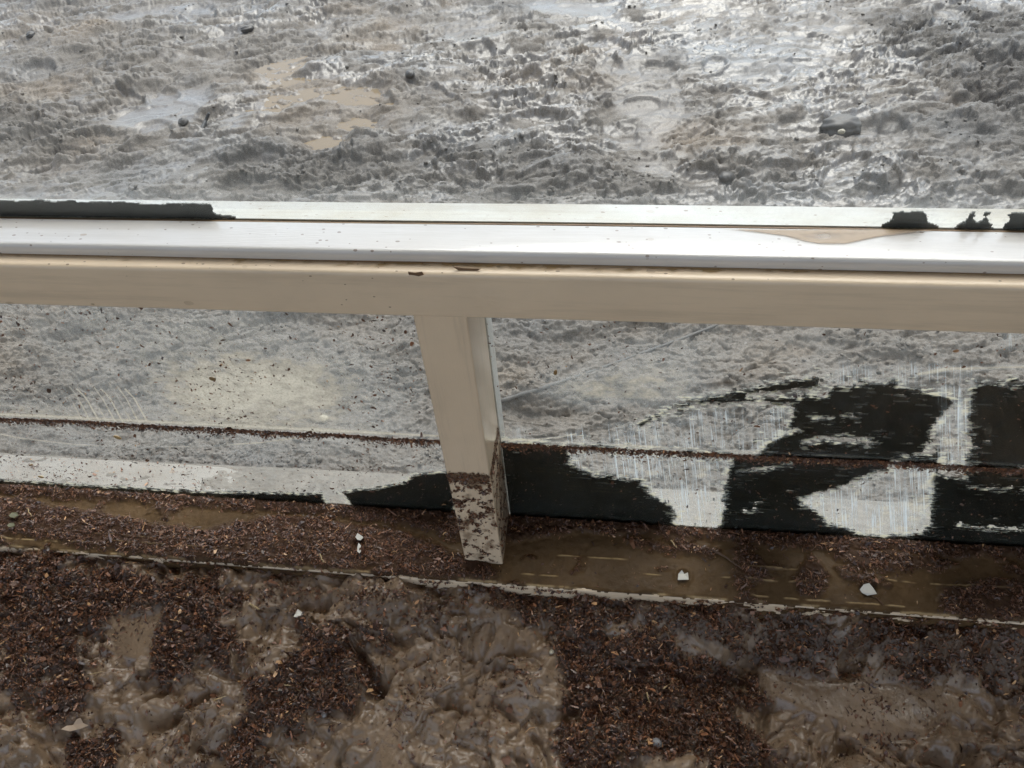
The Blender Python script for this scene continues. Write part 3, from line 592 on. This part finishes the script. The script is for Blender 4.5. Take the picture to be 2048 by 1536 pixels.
def yard_fields(x, y):
    wx = x+.045*fbm(N1, x*4, y*4, 2); wy = y+.045*fbm(N2, x*4, y*4, 2)
    rg = np.zeros_like(x)
    for p in RGH: rg = np.maximum(rg, sstep(.08, -.10, sdf(p, wx, wy)))
    wp = np.zeros_like(x)
    for p, a in WETP: wp = np.maximum(wp, a*sstep(.035, -.04, sdf(p, wx, wy)+.03*fbm(N6, x*12, y*12, 3)))
    dk = np.zeros_like(x)
    for p, a in DARK: dk = np.maximum(dk, a*sstep(.12, -.10, sdf(p, wx, wy)))
    pu = np.zeros_like(x)
    for p in PUW: pu = np.maximum(pu, sstep(.07, -.03, sdf(p, wx, wy)))
    near = sstep(.55, .30, y)
    rg = np.clip(np.maximum(rg, .30+.5*fbm(N3, x*2.2+5, y*2.6, 3)), 0, 1)*(1-.75*wp)*(1-.6*pu)
    c, s = math.cos(R(17)), math.sin(R(17)); al = wx*c+wy*s; ac = -wx*s+wy*c
    flat = 1-.8*wp
    ra = al+.03*fbm(N6, wx*7, wy*7, 2); rc = ac+.022*fbm(N5, wx*8, wy*8, 2)
    base = .030*fbm(N3, x*1.3, y*1.3, 3)+(.050*fbm(N4, ra*2.0, rc*5.5, 3, .45)+.046*(billow(N2, ra*3.2, rc*9, 3)-.22))*flat*(1-.6*pu)
    lev = .010; q = base/lev+.9*fbm(N1, wx*14, wy*18, 3); fl = np.floor(q); ter = (fl+sstep(.80, 1., q-fl))*lev
    h = ZY+base*.35+ter*.55
    sm = np.zeros_like(x)
    for (cx, cy), a, b, t in FEETW:
        dx, dy = x-cx, y-cy; p = (dx*math.cos(t)+dy*math.sin(t))/a; q = (-dx*math.sin(t)+dy*math.cos(t))/b
        e = np.sqrt(p*p+q*q)+.12*fbm(N5, x*20, y*20, 2); k = sstep(1.05, .85, e); sm = np.maximum(sm, k)
        h = h-.013*k+.011*np.exp(-((e-1.18)/.13)**2)*(.5+fbm(N1, x*15, y*15, 2))+k*.0014*np.sin(p*a/.022*2*np.pi)*(.5+fbm(N4, x*18, y*18, 2))
    rg = rg*(1-.85*sm)
    cl = ridged(N5, wx*7, wy*8, 4)-.55; cl2 = fbm(N6, wx*24, wy*26, 4); cl3 = ridged(N2, wx*42, wy*46, 3)-.5
    h = h+flat*(1-sm*.8)*((.40*rg*rg+.03)*(.040*cl+.019*np.maximum(cl2, -.12)+.010*cl3)+.0045*np.maximum(fbm(N1, wx*34, wy*60, 4, .6), -.1)-.013*sstep(.74, .84, ridged(N3, wx*11, wy*22, 2)+.05*fbm(N6, x*40, y*60, 2))*sstep(-.2, .3, fbm(N4, x*3, y*3, 2)))+(.0018+.0030*sstep(1.3, .8, y)+.0030*rg)*fbm(N1, x*75, y*100, 3, .6)*(1-.8*wp)+.012*sstep(1.3, .8, y)*(billow(N5, x*30, y*34, 2, .6)-.2)
    # sharp broken lips
    lip = fbm(N3, al*5+4, ac*11, 3); h = h+.018*sstep(.02, .05, lip)*(.25+.5*rg)-.014*sstep(.12, .14, fbm(N4, wx*9, wy*13, 3))*rg
    h = h*(1-pu)+(PLEV-.006+.022*fbm(N6, x*20, y*30, 4, .6)+.010*(billow(N2, ra*5, rc*14, 3)-.2))*pu
    h = np.where(wp > .01, h*(1-.5*wp)+(ZY-.012+.006*fbm(N4, al*5, ac*20, 3))*.5*wp, h)
    # slope up a touch at the foot of the window, where silt has settled
    h = h*(1-.6*near)+(ZY+.01*fbm(N3, x*6, y*6, 4)+.012*cl2+.008*cl3)*.6*near
    zone = .52+.9*fbm(N2, x*1.6+9, y*1.9, 3)+.35*sstep(.9, 2., y)*sstep(-1., .3, x)-.5*dk-.9*sstep(1.1, .75, y)
    wet = np.clip(zone, 0, 1)*sstep(-.12, .22, fbm(N5, ra*6, rc*17, 5, .6)+.25*(zone-.4))
    wet = np.clip(np.maximum(wet, wp*(.75+.5*fbm(N1, x*9, y*14, 3)))+.4*pu*sstep(0, .2, cl2), 0, 1)
    tan = np.zeros_like(x)
    for p in TANP: tan = np.maximum(tan, sstep(.1, -.1, sdf(p, wx, wy)))
    tan = np.maximum(tan*.45, pu*.75); dk = np.clip(dk+.5*sstep(.1, .5, cl)*rg*.3, 0, 1)
    far = y > 9
    return np.where(far, ZY+.05*fbm(N3, x*.5, y*.5, 3), h), wet, dk, tan
ys = [.125]
while ys[-1] < 5.0: ys.append(ys[-1]+(.0016+.0021*ys[-1]**1.35))
s = .02
while ys[-1] < 70: s *= 1.3; ys.append(ys[-1]+s)
ys = np.array(ys); us = graded(-1, 1, 2/1150, -60, 60, 1.3)
HW = 1.45+.52*np.minimum(ys, 6); XC = -.20*np.minimum(ys, 6)
GX = XC[:, None]+us[None, :]*HW[:, None]; GY = np.repeat(ys[:, None], len(us), 1)
H, wet, dk, tan = yard_fields(GX, GY)
struct(np_mesh('ground', np.stack([GX, GY, H], -1).reshape(-1, 3), grid_faces(len(ys), len(us)), M_yard, None, dict(wet=wet, dark=dk, tan=tan)))
# water lying in the hollows
for P in PUW:
    lo, hi = P.min(0)-.12, P.max(0)+.12; X = np.arange(lo[0], hi[0], .012); Y = np.arange(lo[1], hi[1], .016); XX, YY = np.meshgrid(X, Y)
    dd = sdf(P, XX, YY); m = (dd < .085)[:-1, :-1]
    V, F, _ = compact(np.stack([XX, YY, np.full_like(XX, PLEV+float(P[0, 0])*.001)], -1).reshape(-1, 3), grid_faces(len(Y), len(X), m))
    struct(np_mesh('puddle', V, F, M_water))

# ------------------------------------------------------------------ loose material scattered as masses
def flakes(name, P, Nn, L, Wd, tint, mat, tilt=.5, label=None, parent=None, kind='stuff', cat='debris'):
    n = len(P); Nn = Nn/np.linalg.norm(Nn, axis=1, keepdims=True)
    a = rng.normal(size=(n, 3)); T = np.cross(Nn, a); T /= np.linalg.norm(T, axis=1, keepdims=True)+1e-9
    T = T+Nn*rng.normal(0, tilt, (n, 1)); T /= np.linalg.norm(T, axis=1, keepdims=True)
    B = np.cross(Nn, T); B /= np.linalg.norm(B, axis=1, keepdims=True)+1e-9; B = B+Nn*rng.normal(0, tilt*.8, (n, 1)); K = np.cross(T, B)
    bend = rng.normal(0, .28, (n, 1))*L[:, None]
    L2, W2 = L[:, None]*.5, Wd[:, None]*.5; s = rng.uniform(.2, 1, (n, 1)); e = rng.uniform(.2, .9, (n, 1)); th = np.minimum(Wd, L)[:, None]*.10
    ring = [P-T*L2-B*W2*s, P-T*L2+B*W2*s, P+K*bend*.6-B*W2+T*rng.normal(0, .15, (n, 1))*L2, P+K*bend*.6+B*W2, P+T*L2+K*bend*.2-B*W2*e, P+T*L2+K*bend*.2+B*W2*e]
    V = np.stack(ring+[P-K*th*0+K*(bend*.6-th)], 1)     # six rim points and one keel point: thin curled chips, closed below
    F = np.array([[0, 1, 3, 2], [2, 3, 5, 4], [0, 2, 6, 6], [2, 4, 6, 6], [4, 5, 6, 6], [5, 3, 6, 6], [3, 1, 6, 6], [1, 0, 6, 6]])
    Q = []
    for f in F: Q += [[f[0], f[1], f[2]], [f[0], f[2], f[3]]] if f[3] != f[2] else [[f[0], f[1], f[2]]]
    Q = np.array(Q); FF = (Q[None]+(np.arange(n)*7)[:, None, None]).reshape(-1, 3)
    o = np_mesh(name, V.reshape(-1, 3), FF, mat, parent, dict(tint=np.repeat(tint, 7)), smooth=False)
    if label: tag(o, label, cat, kind=kind)
    elif parent: o['kind'] = kind
    return o
def normals(fn, x, y, e=.003):
    h = fn(x, y)[0]; return np.stack([-(fn(x+e, y)[0]-h)/e, -(fn(x, y+e)[0]-h)/e, np.ones_like(x)], -1), h
# floor litter
n = 300000; x = rng.uniform(-1.25, 1.3, n); y = rng.uniform(-.62, -.022, n)
d = floor_fields(x, y)[1]; patchy = sstep(-.35, .15, fbm(N4, x*30, y*30, 3)); keep = rng.uniform(0, 1, n) < np.maximum(d**1.3*(.35+.65*patchy), .04+.34*patchy*sstep(-.1, .4, fbm(N1, x*8, y*8, 3)))
x, y, d = x[keep], y[keep], d[keep]; nn, h = normals(floor_fields, x, y); n = len(x)
fib = rng.uniform(0, 1, n) < .22; L = np.minimum(rng.lognormal(math.log(.0050), .45, n)*np.where(fib, 2., 1), .020); Wd = L*np.where(fib, .10, rng.uniform(.14, .55, n))
flakes('floor_litter', np.stack([x, y, h+rng.uniform(0, .006, n)*d], -1), nn, L, Wd, rng.uniform(0, 1, n)**1.3, M_flake, .9, 'dark brown flakes of bark and leaf litter spread over the muddy floor', cat='plant litter')
# sill litter
n = 90000; x = rng.uniform(-1.25, 1.25, n); y = rng.uniform(-.037, GL-.003, n)
d = sill_fields(x, y)[1]; keep = (rng.uniform(0, 1, n) < d*.85*sstep(-.34, .14, fbm(N2, x*34, y*44, 3))+.012) & ~((x > -.004) & (x < W+.004) & (y > -.004))
x, y, d = x[keep], y[keep], d[keep]; nn, h = normals(lambda a, b: sill_fields(a, b), x, y); n = len(x)
fib = rng.uniform(0, 1, n) < .22; L = rng.lognormal(math.log(.0038), .45, n)*np.where(fib, 2., 1); Wd = L*np.where(fib, .10, rng.uniform(.14, .5, n))
flakes('sill_litter', np.stack([x, y, h+rng.uniform(0, .003, n)*d], -1), nn, L, Wd, rng.uniform(0, 1, n)**1.4, M_flake, .5, 'dark brown flakes of plant litter caught on the muddy window sill', cat='plant litter')
# litter stuck to the inside of the glass: the flood line and scattered specks
def stuck(xa, xb, dens):
    n = int(8500*dens); x = rng.uniform(xa, xb, n); z = ZW+.004*N1(x*5, 0*x)+.002-np.abs(rng.normal(0, .0075, n))*(1+1.3*np.clip(fbm(N3, x*12, 0*x, 3), -.6, 1))
    n2 = int(12000*dens); x2 = rng.uniform(xa, xb, n2); z2 = rng.uniform(.02, zA-.005, n2); k = rng.uniform(0, 1, n2) < (.22+sstep(-.1, .4, fbm(N2, x2*6+3, z2*9, 3)))*(.55 if xa < 0 else .22)
    x = np.concatenate([x, x2[k]]); z = np.concatenate([z, z2[k]]); return x, z
xa, za = stuck(-1.2, -.003, 1.1); xb, zb = stuck(W+.003, 1.2, .9)
x = np.concatenate([xa, xb]); z = np.concatenate([za, zb]); n = len(x); L = rng.lognormal(math.log(.0032), .4, n); Wd = L*rng.uniform(.25, .7, n)
flakes('flood_line_litter', np.stack([x, np.full(n, GL-.0012), z], -1), np.tile([0, -1., 0], (n, 1)), L, Wd, rng.uniform(0, 1, n)**1.5, M_flake, .25, 'line of brown plant specks left by the flood across the lower glass', cat='plant litter')
n = 9000; x = rng.uniform(-1.25, 1.25, n); z = rng.uniform(-.055, -.012, n); keep = rng.uniform(0, 1, n) < sstep(-.05, .3, fbm(N2, x*25, z*40, 3)); x, z = x[keep], z[keep]; n = len(x)
L = rng.lognormal(math.log(.0042), .4, n)
flakes('sill_edge_litter', np.stack([x, np.full(n, -.0405), z], -1), np.tile([0, -1., .2], (n, 1)), L, L*rng.uniform(.25, .7, n), rng.uniform(0, 1, n)**1.4, M_flake, .35, 'plant flecks hanging on the front edge of the muddy sill', cat='plant litter')
n = 900; x = rng.uniform(-1.2, 1.2, n); y = rng.uniform(GL+.012, OY-.002, n); L = rng.lognormal(math.log(.0042), .4, n)
flakes('outer_sill_litter', np.stack([x, y, -.016-(y-GL-.0205)*(.010/(OY-GL-.0205))+.002], -1), np.tile([0, 0., 1], (n, 1)), L, L*rng.uniform(.2, .6, n), rng.uniform(.2, 1, n), M_flake, .3, 'small plant flecks lying on the pale outer sill', cat='plant litter')
# litter stuck to the mullion below the flood line
zm = float(on_y(938, 948, 0)[2])
n = 5200; x = rng.uniform(.001, W-.001, n); z = rng.uniform(0, zm+.008, n); q = fbm(N4, x*45, z*50, 3)
keep = rng.uniform(0, 1, n) < np.where(z > zm-.024-.015*fbm(N2, x*60, x*0, 2), .8*sstep(zm+.008, zm-.006, z), .8*sstep(.14, .30, q+.10*(z-.08)/.1)+.03)
x, z = x[keep], z[keep]; P1 = np.stack([x, np.full(len(x), -.001), z], -1); N1_ = np.tile([0, -1., 0], (len(x), 1))
n = 4200; y = rng.uniform(.002, GL-.002, n); z = rng.uniform(0, zm+.02, n); q = fbm(N5, y*60, z*60, 3)
keep = rng.uniform(0, 1, n) < np.where(z > zm-.02, .7*sstep(zm+.012, zm-.004, z), .8*sstep(.05, .2, q))
P2 = np.stack([np.full(keep.sum(), W+.001), y[keep], z[keep]], -1); N2_ = np.tile([1., 0, 0], (len(P2), 1))
P = np.concatenate([P1, P2]); NN = np.concatenate([N1_, N2_]); n = len(P); L = rng.lognormal(math.log(.0036), .4, n)
flakes('mullion_litter', P, NN, L, L*rng.uniform(.3, .7, n), rng.uniform(0, 1, n)**1.6*.8, M_flake, .25, 'brown plant specks splashed on the foot of the cream upright', cat='plant litter')
def foot_stain(u0, u1, du, place, nrm):
    A = np.arange(u0, u1, .001); Zc = np.arange(.0, zm+.012, .0012); AA, ZZ = np.meshgrid(A, Zc)
    e = zm+.003*N1(AA*40+du, 0*AA)-ZZ
    al = np.clip(.75*sstep(-.004, .004, e)*sstep(.022, .008, e)+sstep(.0, .01, e)*(.45-.02*du)*sstep(.0, .4, fbm(N2, AA*38+du, ZZ*26, 4)), 0, .85)
    V, F, at = compact(place(AA, ZZ), grid_faces(len(Zc), len(A), (np.maximum(al[:-1, :-1], al[1:, 1:]) > .02)), dict(film=al)); np_mesh('mud_smear', V, F, M_smear, MAIN, at)
M_smear = stainmat('brown_mud_smear', (.20, .128, .075)); MAIN = [o for o in fr.children if o.name.startswith('mullion') and abs(o.data.vertices[0].co.x) < .08][0]
foot_stain(.0015, W-.0015, 0., lambda a, z: np.stack([a, np.full_like(a, -.0009), z], -1).reshape(-1, 3), 0)
foot_stain(.002, GL-.001, 7., lambda a, z: np.stack([np.full_like(a, W+.0009), a, z], -1).reshape(-1, 3), 1)
# crumbs of mud over the yard
def lumps(name, P, Rr, mat, attrs_fn, **k):
    bm = bmesh.new(); bmesh.ops.create_icosphere(bm, subdivisions=1, radius=1); v0 = np.array([v.co for v in bm.verts]); f0 = np.array([[v.index for v in f.verts] for f in bm.faces]); bm.free()
    var = []
    for i in range(24):
        q = v0*(1+.33*fbm(N1, v0[:, :1]*1.3+i*5, v0[:, 1:2]*1.3+v0[:, 2:]*2.1, 3)+.12*N2(v0[:, :1]*4+i, v0[:, 2:]*4)); var.append(q*rng.uniform((.8, .6, .45), (1.3, 1., .8)))
    var = np.array(var); n = len(P); V = var[rng.integers(0, 24, n)]
    a = rng.uniform(0, 6.28, n); ca, sa = np.cos(a)[:, None], np.sin(a)[:, None]
    V = np.stack([V[..., 0]*ca-V[..., 1]*sa, V[..., 0]*sa+V[..., 1]*ca, V[..., 2]], -1)*Rr[:, None, None]+P[:, None, :]
    F = (f0[None]+(np.arange(n)*len(v0))[:, None, None]).reshape(-1, 3)
    return np_mesh(name, V.reshape(-1, 3), F, mat, None, {kk: np.repeat(vv, len(v0)) for kk, vv in attrs_fn.items()}, smooth=True)
n = 130000; y = .2+rng.uniform(0, 1, n)**1.5*3.2; x = -.2*y+rng.uniform(-1, 1, n)*(1.4+.5*y)
cl = sstep(-.05, .45, fbm(N4, x*4, y*5, 4)); h, wt, dk, tn = yard_fields(x, y); keep = (rng.uniform(0, 1, n) < (.015+cl*.2)*(1-.8*tn)*(.3+dk+1.3*(y < 1.05))) & (h > PLEV+.01)
x, y, h, wt, dk = x[keep], y[keep], h[keep], wt[keep], dk[keep]; rr = rng.lognormal(math.log(.0042), .5, len(x))*np.clip(.6+.35*y, .7, 1.1); rr = np.minimum(rr, .009)
o = lumps('mud_crumbs', np.stack([x, y, h+rr*.15], -1), rr, M_yard, dict(wet=wt*.5, dark=dk*.3, tan=0*wt)); tag(o, 'crumbs and small clods of grey mud strewn over the churned yard', 'mud', kind='stuff')

# ------------------------------------------------------------------ single things
def fh(x, y): return float(floor_fields(np.array([x]), np.array([y]))[0][0])
def sh(x, y): return float(sill_fields(np.array([x]), np.array([y]))[0][0])
def yh(x, y): return float(yard_fields(np.array([x]), np.array([y]))[0][0])
def tube(name, pts, r0, r1, mat, seg=7):
    bm = bmesh.new(); n = len(pts); rings = []
    for i, p in enumerate(pts):
        p = Vector(p); t = (Vector(pts[min(i+1, n-1)])-Vector(pts[max(i-1, 0)])).normalized(); a = t.cross(Vector((0, .3, 1))).normalized(); b = t.cross(a)
        r = (r0+(r1-r0)*i/(n-1))*random.uniform(.85, 1.15)
        rings.append([bm.verts.new(p+a*math.cos(6.2832*k/seg)*r+b*math.sin(6.2832*k/seg)*r) for k in range(seg)])
    for A, B in zip(rings[:-1], rings[1:]):
        for k in range(seg): bm.faces.new((A[k], A[(k+1) % seg], B[(k+1) % seg], B[k])).smooth = True
    bm.faces.new(rings[0][::-1]); bm.faces.new(rings[-1]); me = bpy.data.meshes.new(name); bm.to_mesh(me); bm.free(); return link(name, me, mat)
def stick(name, px, r, mat, label, cat, group=None, zref=FZ, hf=fh, lift=.003, bow=.0):
    """px: points seen in the photo, laid on the mud where they fall"""
    W_ = []
    for u, v in px:
        z = zref
        for _ in range(6): p = on_z(u, v, z); z = hf(p[0], p[1])+lift
        W_.append(on_z(u, v, z))
    W_ = np.array(W_); t = np.linspace(0, len(W_)-1, 9*(len(W_)-1)+1)
    Q = np.stack([np.interp(t, np.arange(len(W_)), W_[:, i]) for i in range(3)], 1); m = len(Q)
    s_ = random.random()*50
    Q[:, 0] += .0016*N1(np.arange(m)*.35+s_, np.zeros(m)); Q[:, 1] += .0016*N2(np.arange(m)*.35+s_, np.zeros(m)); Q[:, 2] += bow*np.sin(np.linspace(0, np.pi, m))
    return tag(tube(name, Q, r, r*.55, mat), label, cat, group)
def Z7(*p): return z7(list(p))
def Z8(*p): return z8(list(p))
stick('twig', Z7((1555, 400), (1585, 455), (1620, 520)), .0022, M_twig, 'short thick brown twig on the litter near the middle of the floor', 'twig', 'twigs on the floor')
stick('twig', Z7((830, 580), (890, 630), (945, 690)), .0016, M_twig, 'thin brown twig slanting across the pale mud left of centre', 'twig', 'twigs on the floor')
stick('twig', Z7((1425, 630), (1370, 690), (1335, 760), (1315, 830)), .0013, M_twig, 'long curved dark twig lying down the litter mound', 'twig', 'twigs on the floor', bow=.004)
stick('twig', Z7((1280, 655), (1330, 665), (1370, 690)), .0013, M_straw, 'short bent tan twig beside the long curved dark one', 'twig', 'twigs on the floor')
stick('twig', Z8((880, 820), (915, 850), (955, 885)), .003, M_red, 'stubby reddish twig at the bottom of the big litter mound', 'twig', 'twigs on the floor')
stick('straw', Z7((1135, 290), (1175, 312), (1215, 335)), .0018, M_straw, 'golden straw on bare mud just left of the white petal', 'straw', 'straws on the floor')
stick('straw', Z7((955, 735), (1030, 710)), .0013, M_straw, 'pale straw at the lower end of the slanting brown twig', 'straw', 'straws on the floor')
stick('straw', Z7((200, 588), (232, 568)), .0014, M_white, 'tiny whitish straw on the dark litter at far left', 'straw', 'straws on the floor')
stick('straw', Z7((100, 455), (120, 500), (142, 545)), .0016, M_straw, 'upright pale straw at the left edge of the litter', 'straw', 'straws on the floor')
stick('straw', Z7((108, 530), (122, 572)), .0013, M_straw, 'short pale straw just below the upright one at left', 'straw', 'straws on the floor')
stick('straw', Z7((400, 612), (470, 600)), .001, M_straw, 'thin yellow straw on the left edge of the pale mud patch', 'straw', 'straws on the floor')
stick('straw', Z8((640, 582), (692, 540)), .0014, M_straw, 'tan straw standing out on top of the big litter mound', 'straw', 'straws on the floor')
stick('straw', Z8((574, 596), (586, 645)), .0016, M_straw, 'orange tan straw left of the straw on the mound top', 'straw', 'straws on the floor')
stick('straw', Z8((525, 805), (580, 780)), .0012, M_straw, 'flat tan straw low on the left side of the big mound', 'straw', 'straws on the floor')
stick('straw', Z8((800, 825), (806, 890)), .0012, M_straw, 'thin straw pointing at the camera at the foot of the big mound', 'straw', 'straws on the floor')
z4 = zoomer(0, 680, .3418)
stick('straw', z4([(1872, 1252), (1880, 1275), (1895, 1302)]), .0014, M_straw, 'pale straw stuck in the sill mud left of the cream upright', 'straw', 'straws on the sill', -.004, sh)
stick('straw', z4([(158, 985), (185, 1032)]), .0012, M_straw, 'thin tan straw at the far left end of the muddy sill', 'straw', 'straws on the sill', -.004, sh)
stick('straw', Z8((668, 0), (692, 32)), .0013, M_straw, 'tan straw against the dark glass at the back of the sill', 'straw', 'straws on the sill', -.004, sh)
stick('twig', Z8((830, 38), (885, 68), (942, 112)), .0020, M_twig, 'dark twig lying on the sill between the two white chips', 'twig', None, -.004, sh)
def blob(name, P, dims, mat, label, cat, group=None, rot=0, tilt=0, seed=0, sub=3, am=.25):
    bm = bmesh.new(); bmesh.ops.create_icosphere(bm, subdivisions=sub, radius=1)
    v = np.array([q.co for q in bm.verts]); s = 1+am*fbm(N3, v[:, 0]*1.2+seed*3, v[:, 1]*1.2+v[:, 2]*1.7+seed, 3)
    for q, c, k in zip(bm.verts, v, s): q.co = Vector(c*k)*1; q.co.x *= dims[0]; q.co.y *= dims[1]; q.co.z *= dims[2]
    for f in bm.faces: f.smooth = True
    me = bpy.data.meshes.new(name); bm.to_mesh(me); bm.free(); o = link(name, me, mat); o.location = P; o.rotation_euler = (tilt, 0, rot); return tag(o, label, cat, group)
def lay(u, v, hf, z0, lift=0.):
    z = z0
    for _ in range(6): p = on_z(u, v, z); z = hf(p[0], p[1])+lift
    return tuple(on_z(u, v, z))
def chip(u, v, wpx, hpx, hf, z0, label, pts, name='paint_chip', mat=M_white, cat='paint chip', group=None, lift=.003, tilt=0.):
    """a small thin curled flake with the outline seen in the photo"""
    c = np.array(lay(u, v, hf, z0, lift)); bm = bmesh.new(); P = []
    for a, b in pts: q = on_z(u+a*wpx, v+b*hpx, c[2]); P.append((q[0]-c[0], q[1]-c[1], .0012*(a*a+b*b)*4+tilt*(q[1]-c[1])))
    top = [bm.verts.new((a, b, zz+.0008)) for a, b, zz in P]; bot = [bm.verts.new((a*.94, b*.94, zz-.0008)) for a, b, zz in P]; n = len(P)
    bm.faces.new(top); bm.faces.new(bot[::-1])
    for i in range(n): bm.faces.new((top[i], bot[i], bot[(i+1) % n], top[(i+1) % n]))
    bmesh.ops.recalc_face_normals(bm, faces=bm.faces); me = bpy.data.meshes.new(name); bm.to_mesh(me); bm.free(); o = link(name, me, mat); o.location = c; return tag(o, label, cat, group)
G1 = 'white chips on the sill mud'
chip(1366, 1155, 11, 9, sh, -.004, 'small white paint chip in a round hollow of the sill mud, right of the upright', [(-1, .8), (-.9, -.4), (-.3, -1), (.2, -.5), (.8, -.6), (1, .8)], group=G1, tilt=.5)
chip(1735, 1182, 17, 10, sh, -.004, 'larger white paint chip in a hollow at the right end of the sill', [(-1, 0), (-.6, -.8), (0, -1), (.6, -.3), (1, .9), (0, .9), (-.7, .4)], group=G1, tilt=.5)
chip(720, 1077, 8, 6, sh, -.004, 'white paint chip on the sill left of the upright, upper of two', [(-1, 0), (-.4, -1), (.4, -.6), (1, .1), (.2, .9), (-.6, .7)], group=G1, tilt=.3)
chip(719, 1099, 5, 9, sh, -.004, 'white paint chip on the sill left of the upright, lower of two', [(-.7, -.3), (0, -1), (.8, -.5), (.7, .6), (0, 1), (-.8, .6)], group=G1, tilt=.3)
chip(598, 1230, 9, 9, fh, -.06, 'white petal lying on bare mud below the sill', [(-.9, .9), (-.7, -.3), (-.1, -1), (.8, -.4), (1, .3), (.3, .8)], name='petal', cat='petal')
chip(30, 1033, 10, 6, sh, -.004, 'dull green leaf at the left end of the sill, upper of two', [(-1, .1), (-.3, -.9), (.7, -.8), (1, .1), (.2, .9), (-.6, .8)], name='green_leaf', mat=M_leafg, cat='leaf', group='green leaves on the sill')
chip(25, 1053, 8, 5, sh, -.004, 'dull green leaf at the left end of the sill, lower of two', [(-1, .1), (-.3, -.9), (.7, -.8), (1, .1), (.2, .9), (-.6, .8)], name='green_leaf', mat=M_leafg, cat='leaf', group='green leaves on the sill')
chip(152, 1452, 28, 14, fh, -.06, 'torn pale brown dead leaf on the floor mud at left', [(-1, .6), (-.6, .0), (-.2, -.1), (.2, -.8), (.5, -.9), (.6, -.3), (1, .1), (.5, .4), (.1, .5), (-.4, .8)], name='dead_leaf', mat=M_leafp, cat='leaf', tilt=.3, lift=.006)
chip(1012, 1523, 12, 10, fh, -.06, 'reddish tan bark flake at the bottom edge on the pale mud', [(-1, .1), (-.4, -.8), (.5, -.9), (1, 0), (.4, .9), (-.5, .8)], name='bark_flake', mat=M_red, cat='bark', lift=.004)
for i, (u, v, r_, mt, lb) in enumerate(((1313, 1487, .008, M_pebble, 'blue grey pebble half buried in the big litter mound'), (1103, 1304, .004, M_peb2, 'small pale pebble at the top left edge of the big mound'), (648, 1428, .005, M_pebble, 'grey pebble on the litter right of the long curved twig'),
        (560, 1378, .004, M_peb2, 'tiny pale pebble in the middle litter mound'), (1180, 1455, .005, M_pebble, 'dark grey pebble on the lower left of the big mound'))):
    P = lay(u, v, fh, FZ, r_*.3); blob('pebble', P, (r_*1.2, r_, r_*.7), mt, lb, 'pebble', 'pebbles on the floor', i, 0, i)
# bits stuck to the glass
def on_glass(u, v, a, b, mat, label, rot, cat='seed husk'):
    p = on_y(u, v, GL-.002); o = blob('seed_husk', tuple(p), (a, .0016, b), mat, label, cat, 'husks stuck to the lower left glass', 0, 0, u, 2); o.rotation_euler = (0, rot, 0)
M_husk = plain('brown_husk', (.16, .09, .035), (.3, .2, .08), .5); M_husk2 = plain('tan_husk', (.45, .3, .12), (.3, .2, .09), .5)
on_glass(425, 758, .006, .0045, M_husk, 'dark brown seed husk stuck on the pale smear of the left glass', .4)
on_glass(235, 875, .008, .005, M_husk2, 'tan leaf scrap stuck just under the flood line on the left glass', .5)
on_glass(82, 954, .006, .004, M_husk2, 'tan husk low on the left glass in front of the outer sill', .3)
on_glass(62, 930, .006, .002, M_husk, 'dark curled husk at the far left above the outer sill', -.4)
on_glass(1111, 745, .003, .006, M_husk, 'brown speck stuck on the right glass near the upright', .1)
# yard stones, hose, debris
for i, (u, v, a, b, c, mt, lb) in enumerate((
    (1682, 254, .066, .05, .04, M_dkst, 'large smooth dark stone bedded in the churned mud at right'), (495, 58, .032, .02, .016, M_clod, 'dark stone beside the upper puddle in the yard'),
    (62, 70, .022, .02, .016, M_clod, 'small dark stone at the upper left corner of the yard'), (820, 148, .022, .018, .015, M_clod, 'small dark stone right of the puddles'),
    (367, 244, .020, .018, .016, M_clod, 'grey stone at the edge of the shiny wet patch'), (1452, 354, .026, .022, .016, M_clod, 'dark stone just beyond the rail right of centre'))):
    P = lay(u, v, yh, ZY, c*.25); blob('stone', P, (a, b, c), mt, lb, 'stone', 'stones in the yard', i*.7 if i else .1, 0, i+4, 4, .22)
P = lay(1683, 263, yh, ZY, .03); blob('pebble', (P[0], P[1], P[2]), (.012, .008, .008), M_peb2, 'white pebble in front of the large dark stone', 'pebble', None, 0, 0, 3)
P = lay(648, 838, yh, ZY, .006); blob('pebble', P, (.012, .011, .009), M_peb2, 'round cream pebble outside, seen just above the flood line', 'pebble', None, 0, 0, 5)
pts = [(1000, 803), (1090, 775), (1180, 745), (1280, 708), (1370, 675), (1460, 640), (1560, 600)]
stick('hose', pts, .006, M_hose, 'dark garden hose half sunk in the mud beyond the right glass', 'hose', None, ZY, yh, -.0015)
stick('branch', [(402, 262), (412, 240), (418, 226)], .009, M_stone, 'dark wet stick lying by the shiny wet patch', 'branch', None, ZY, yh, .008)
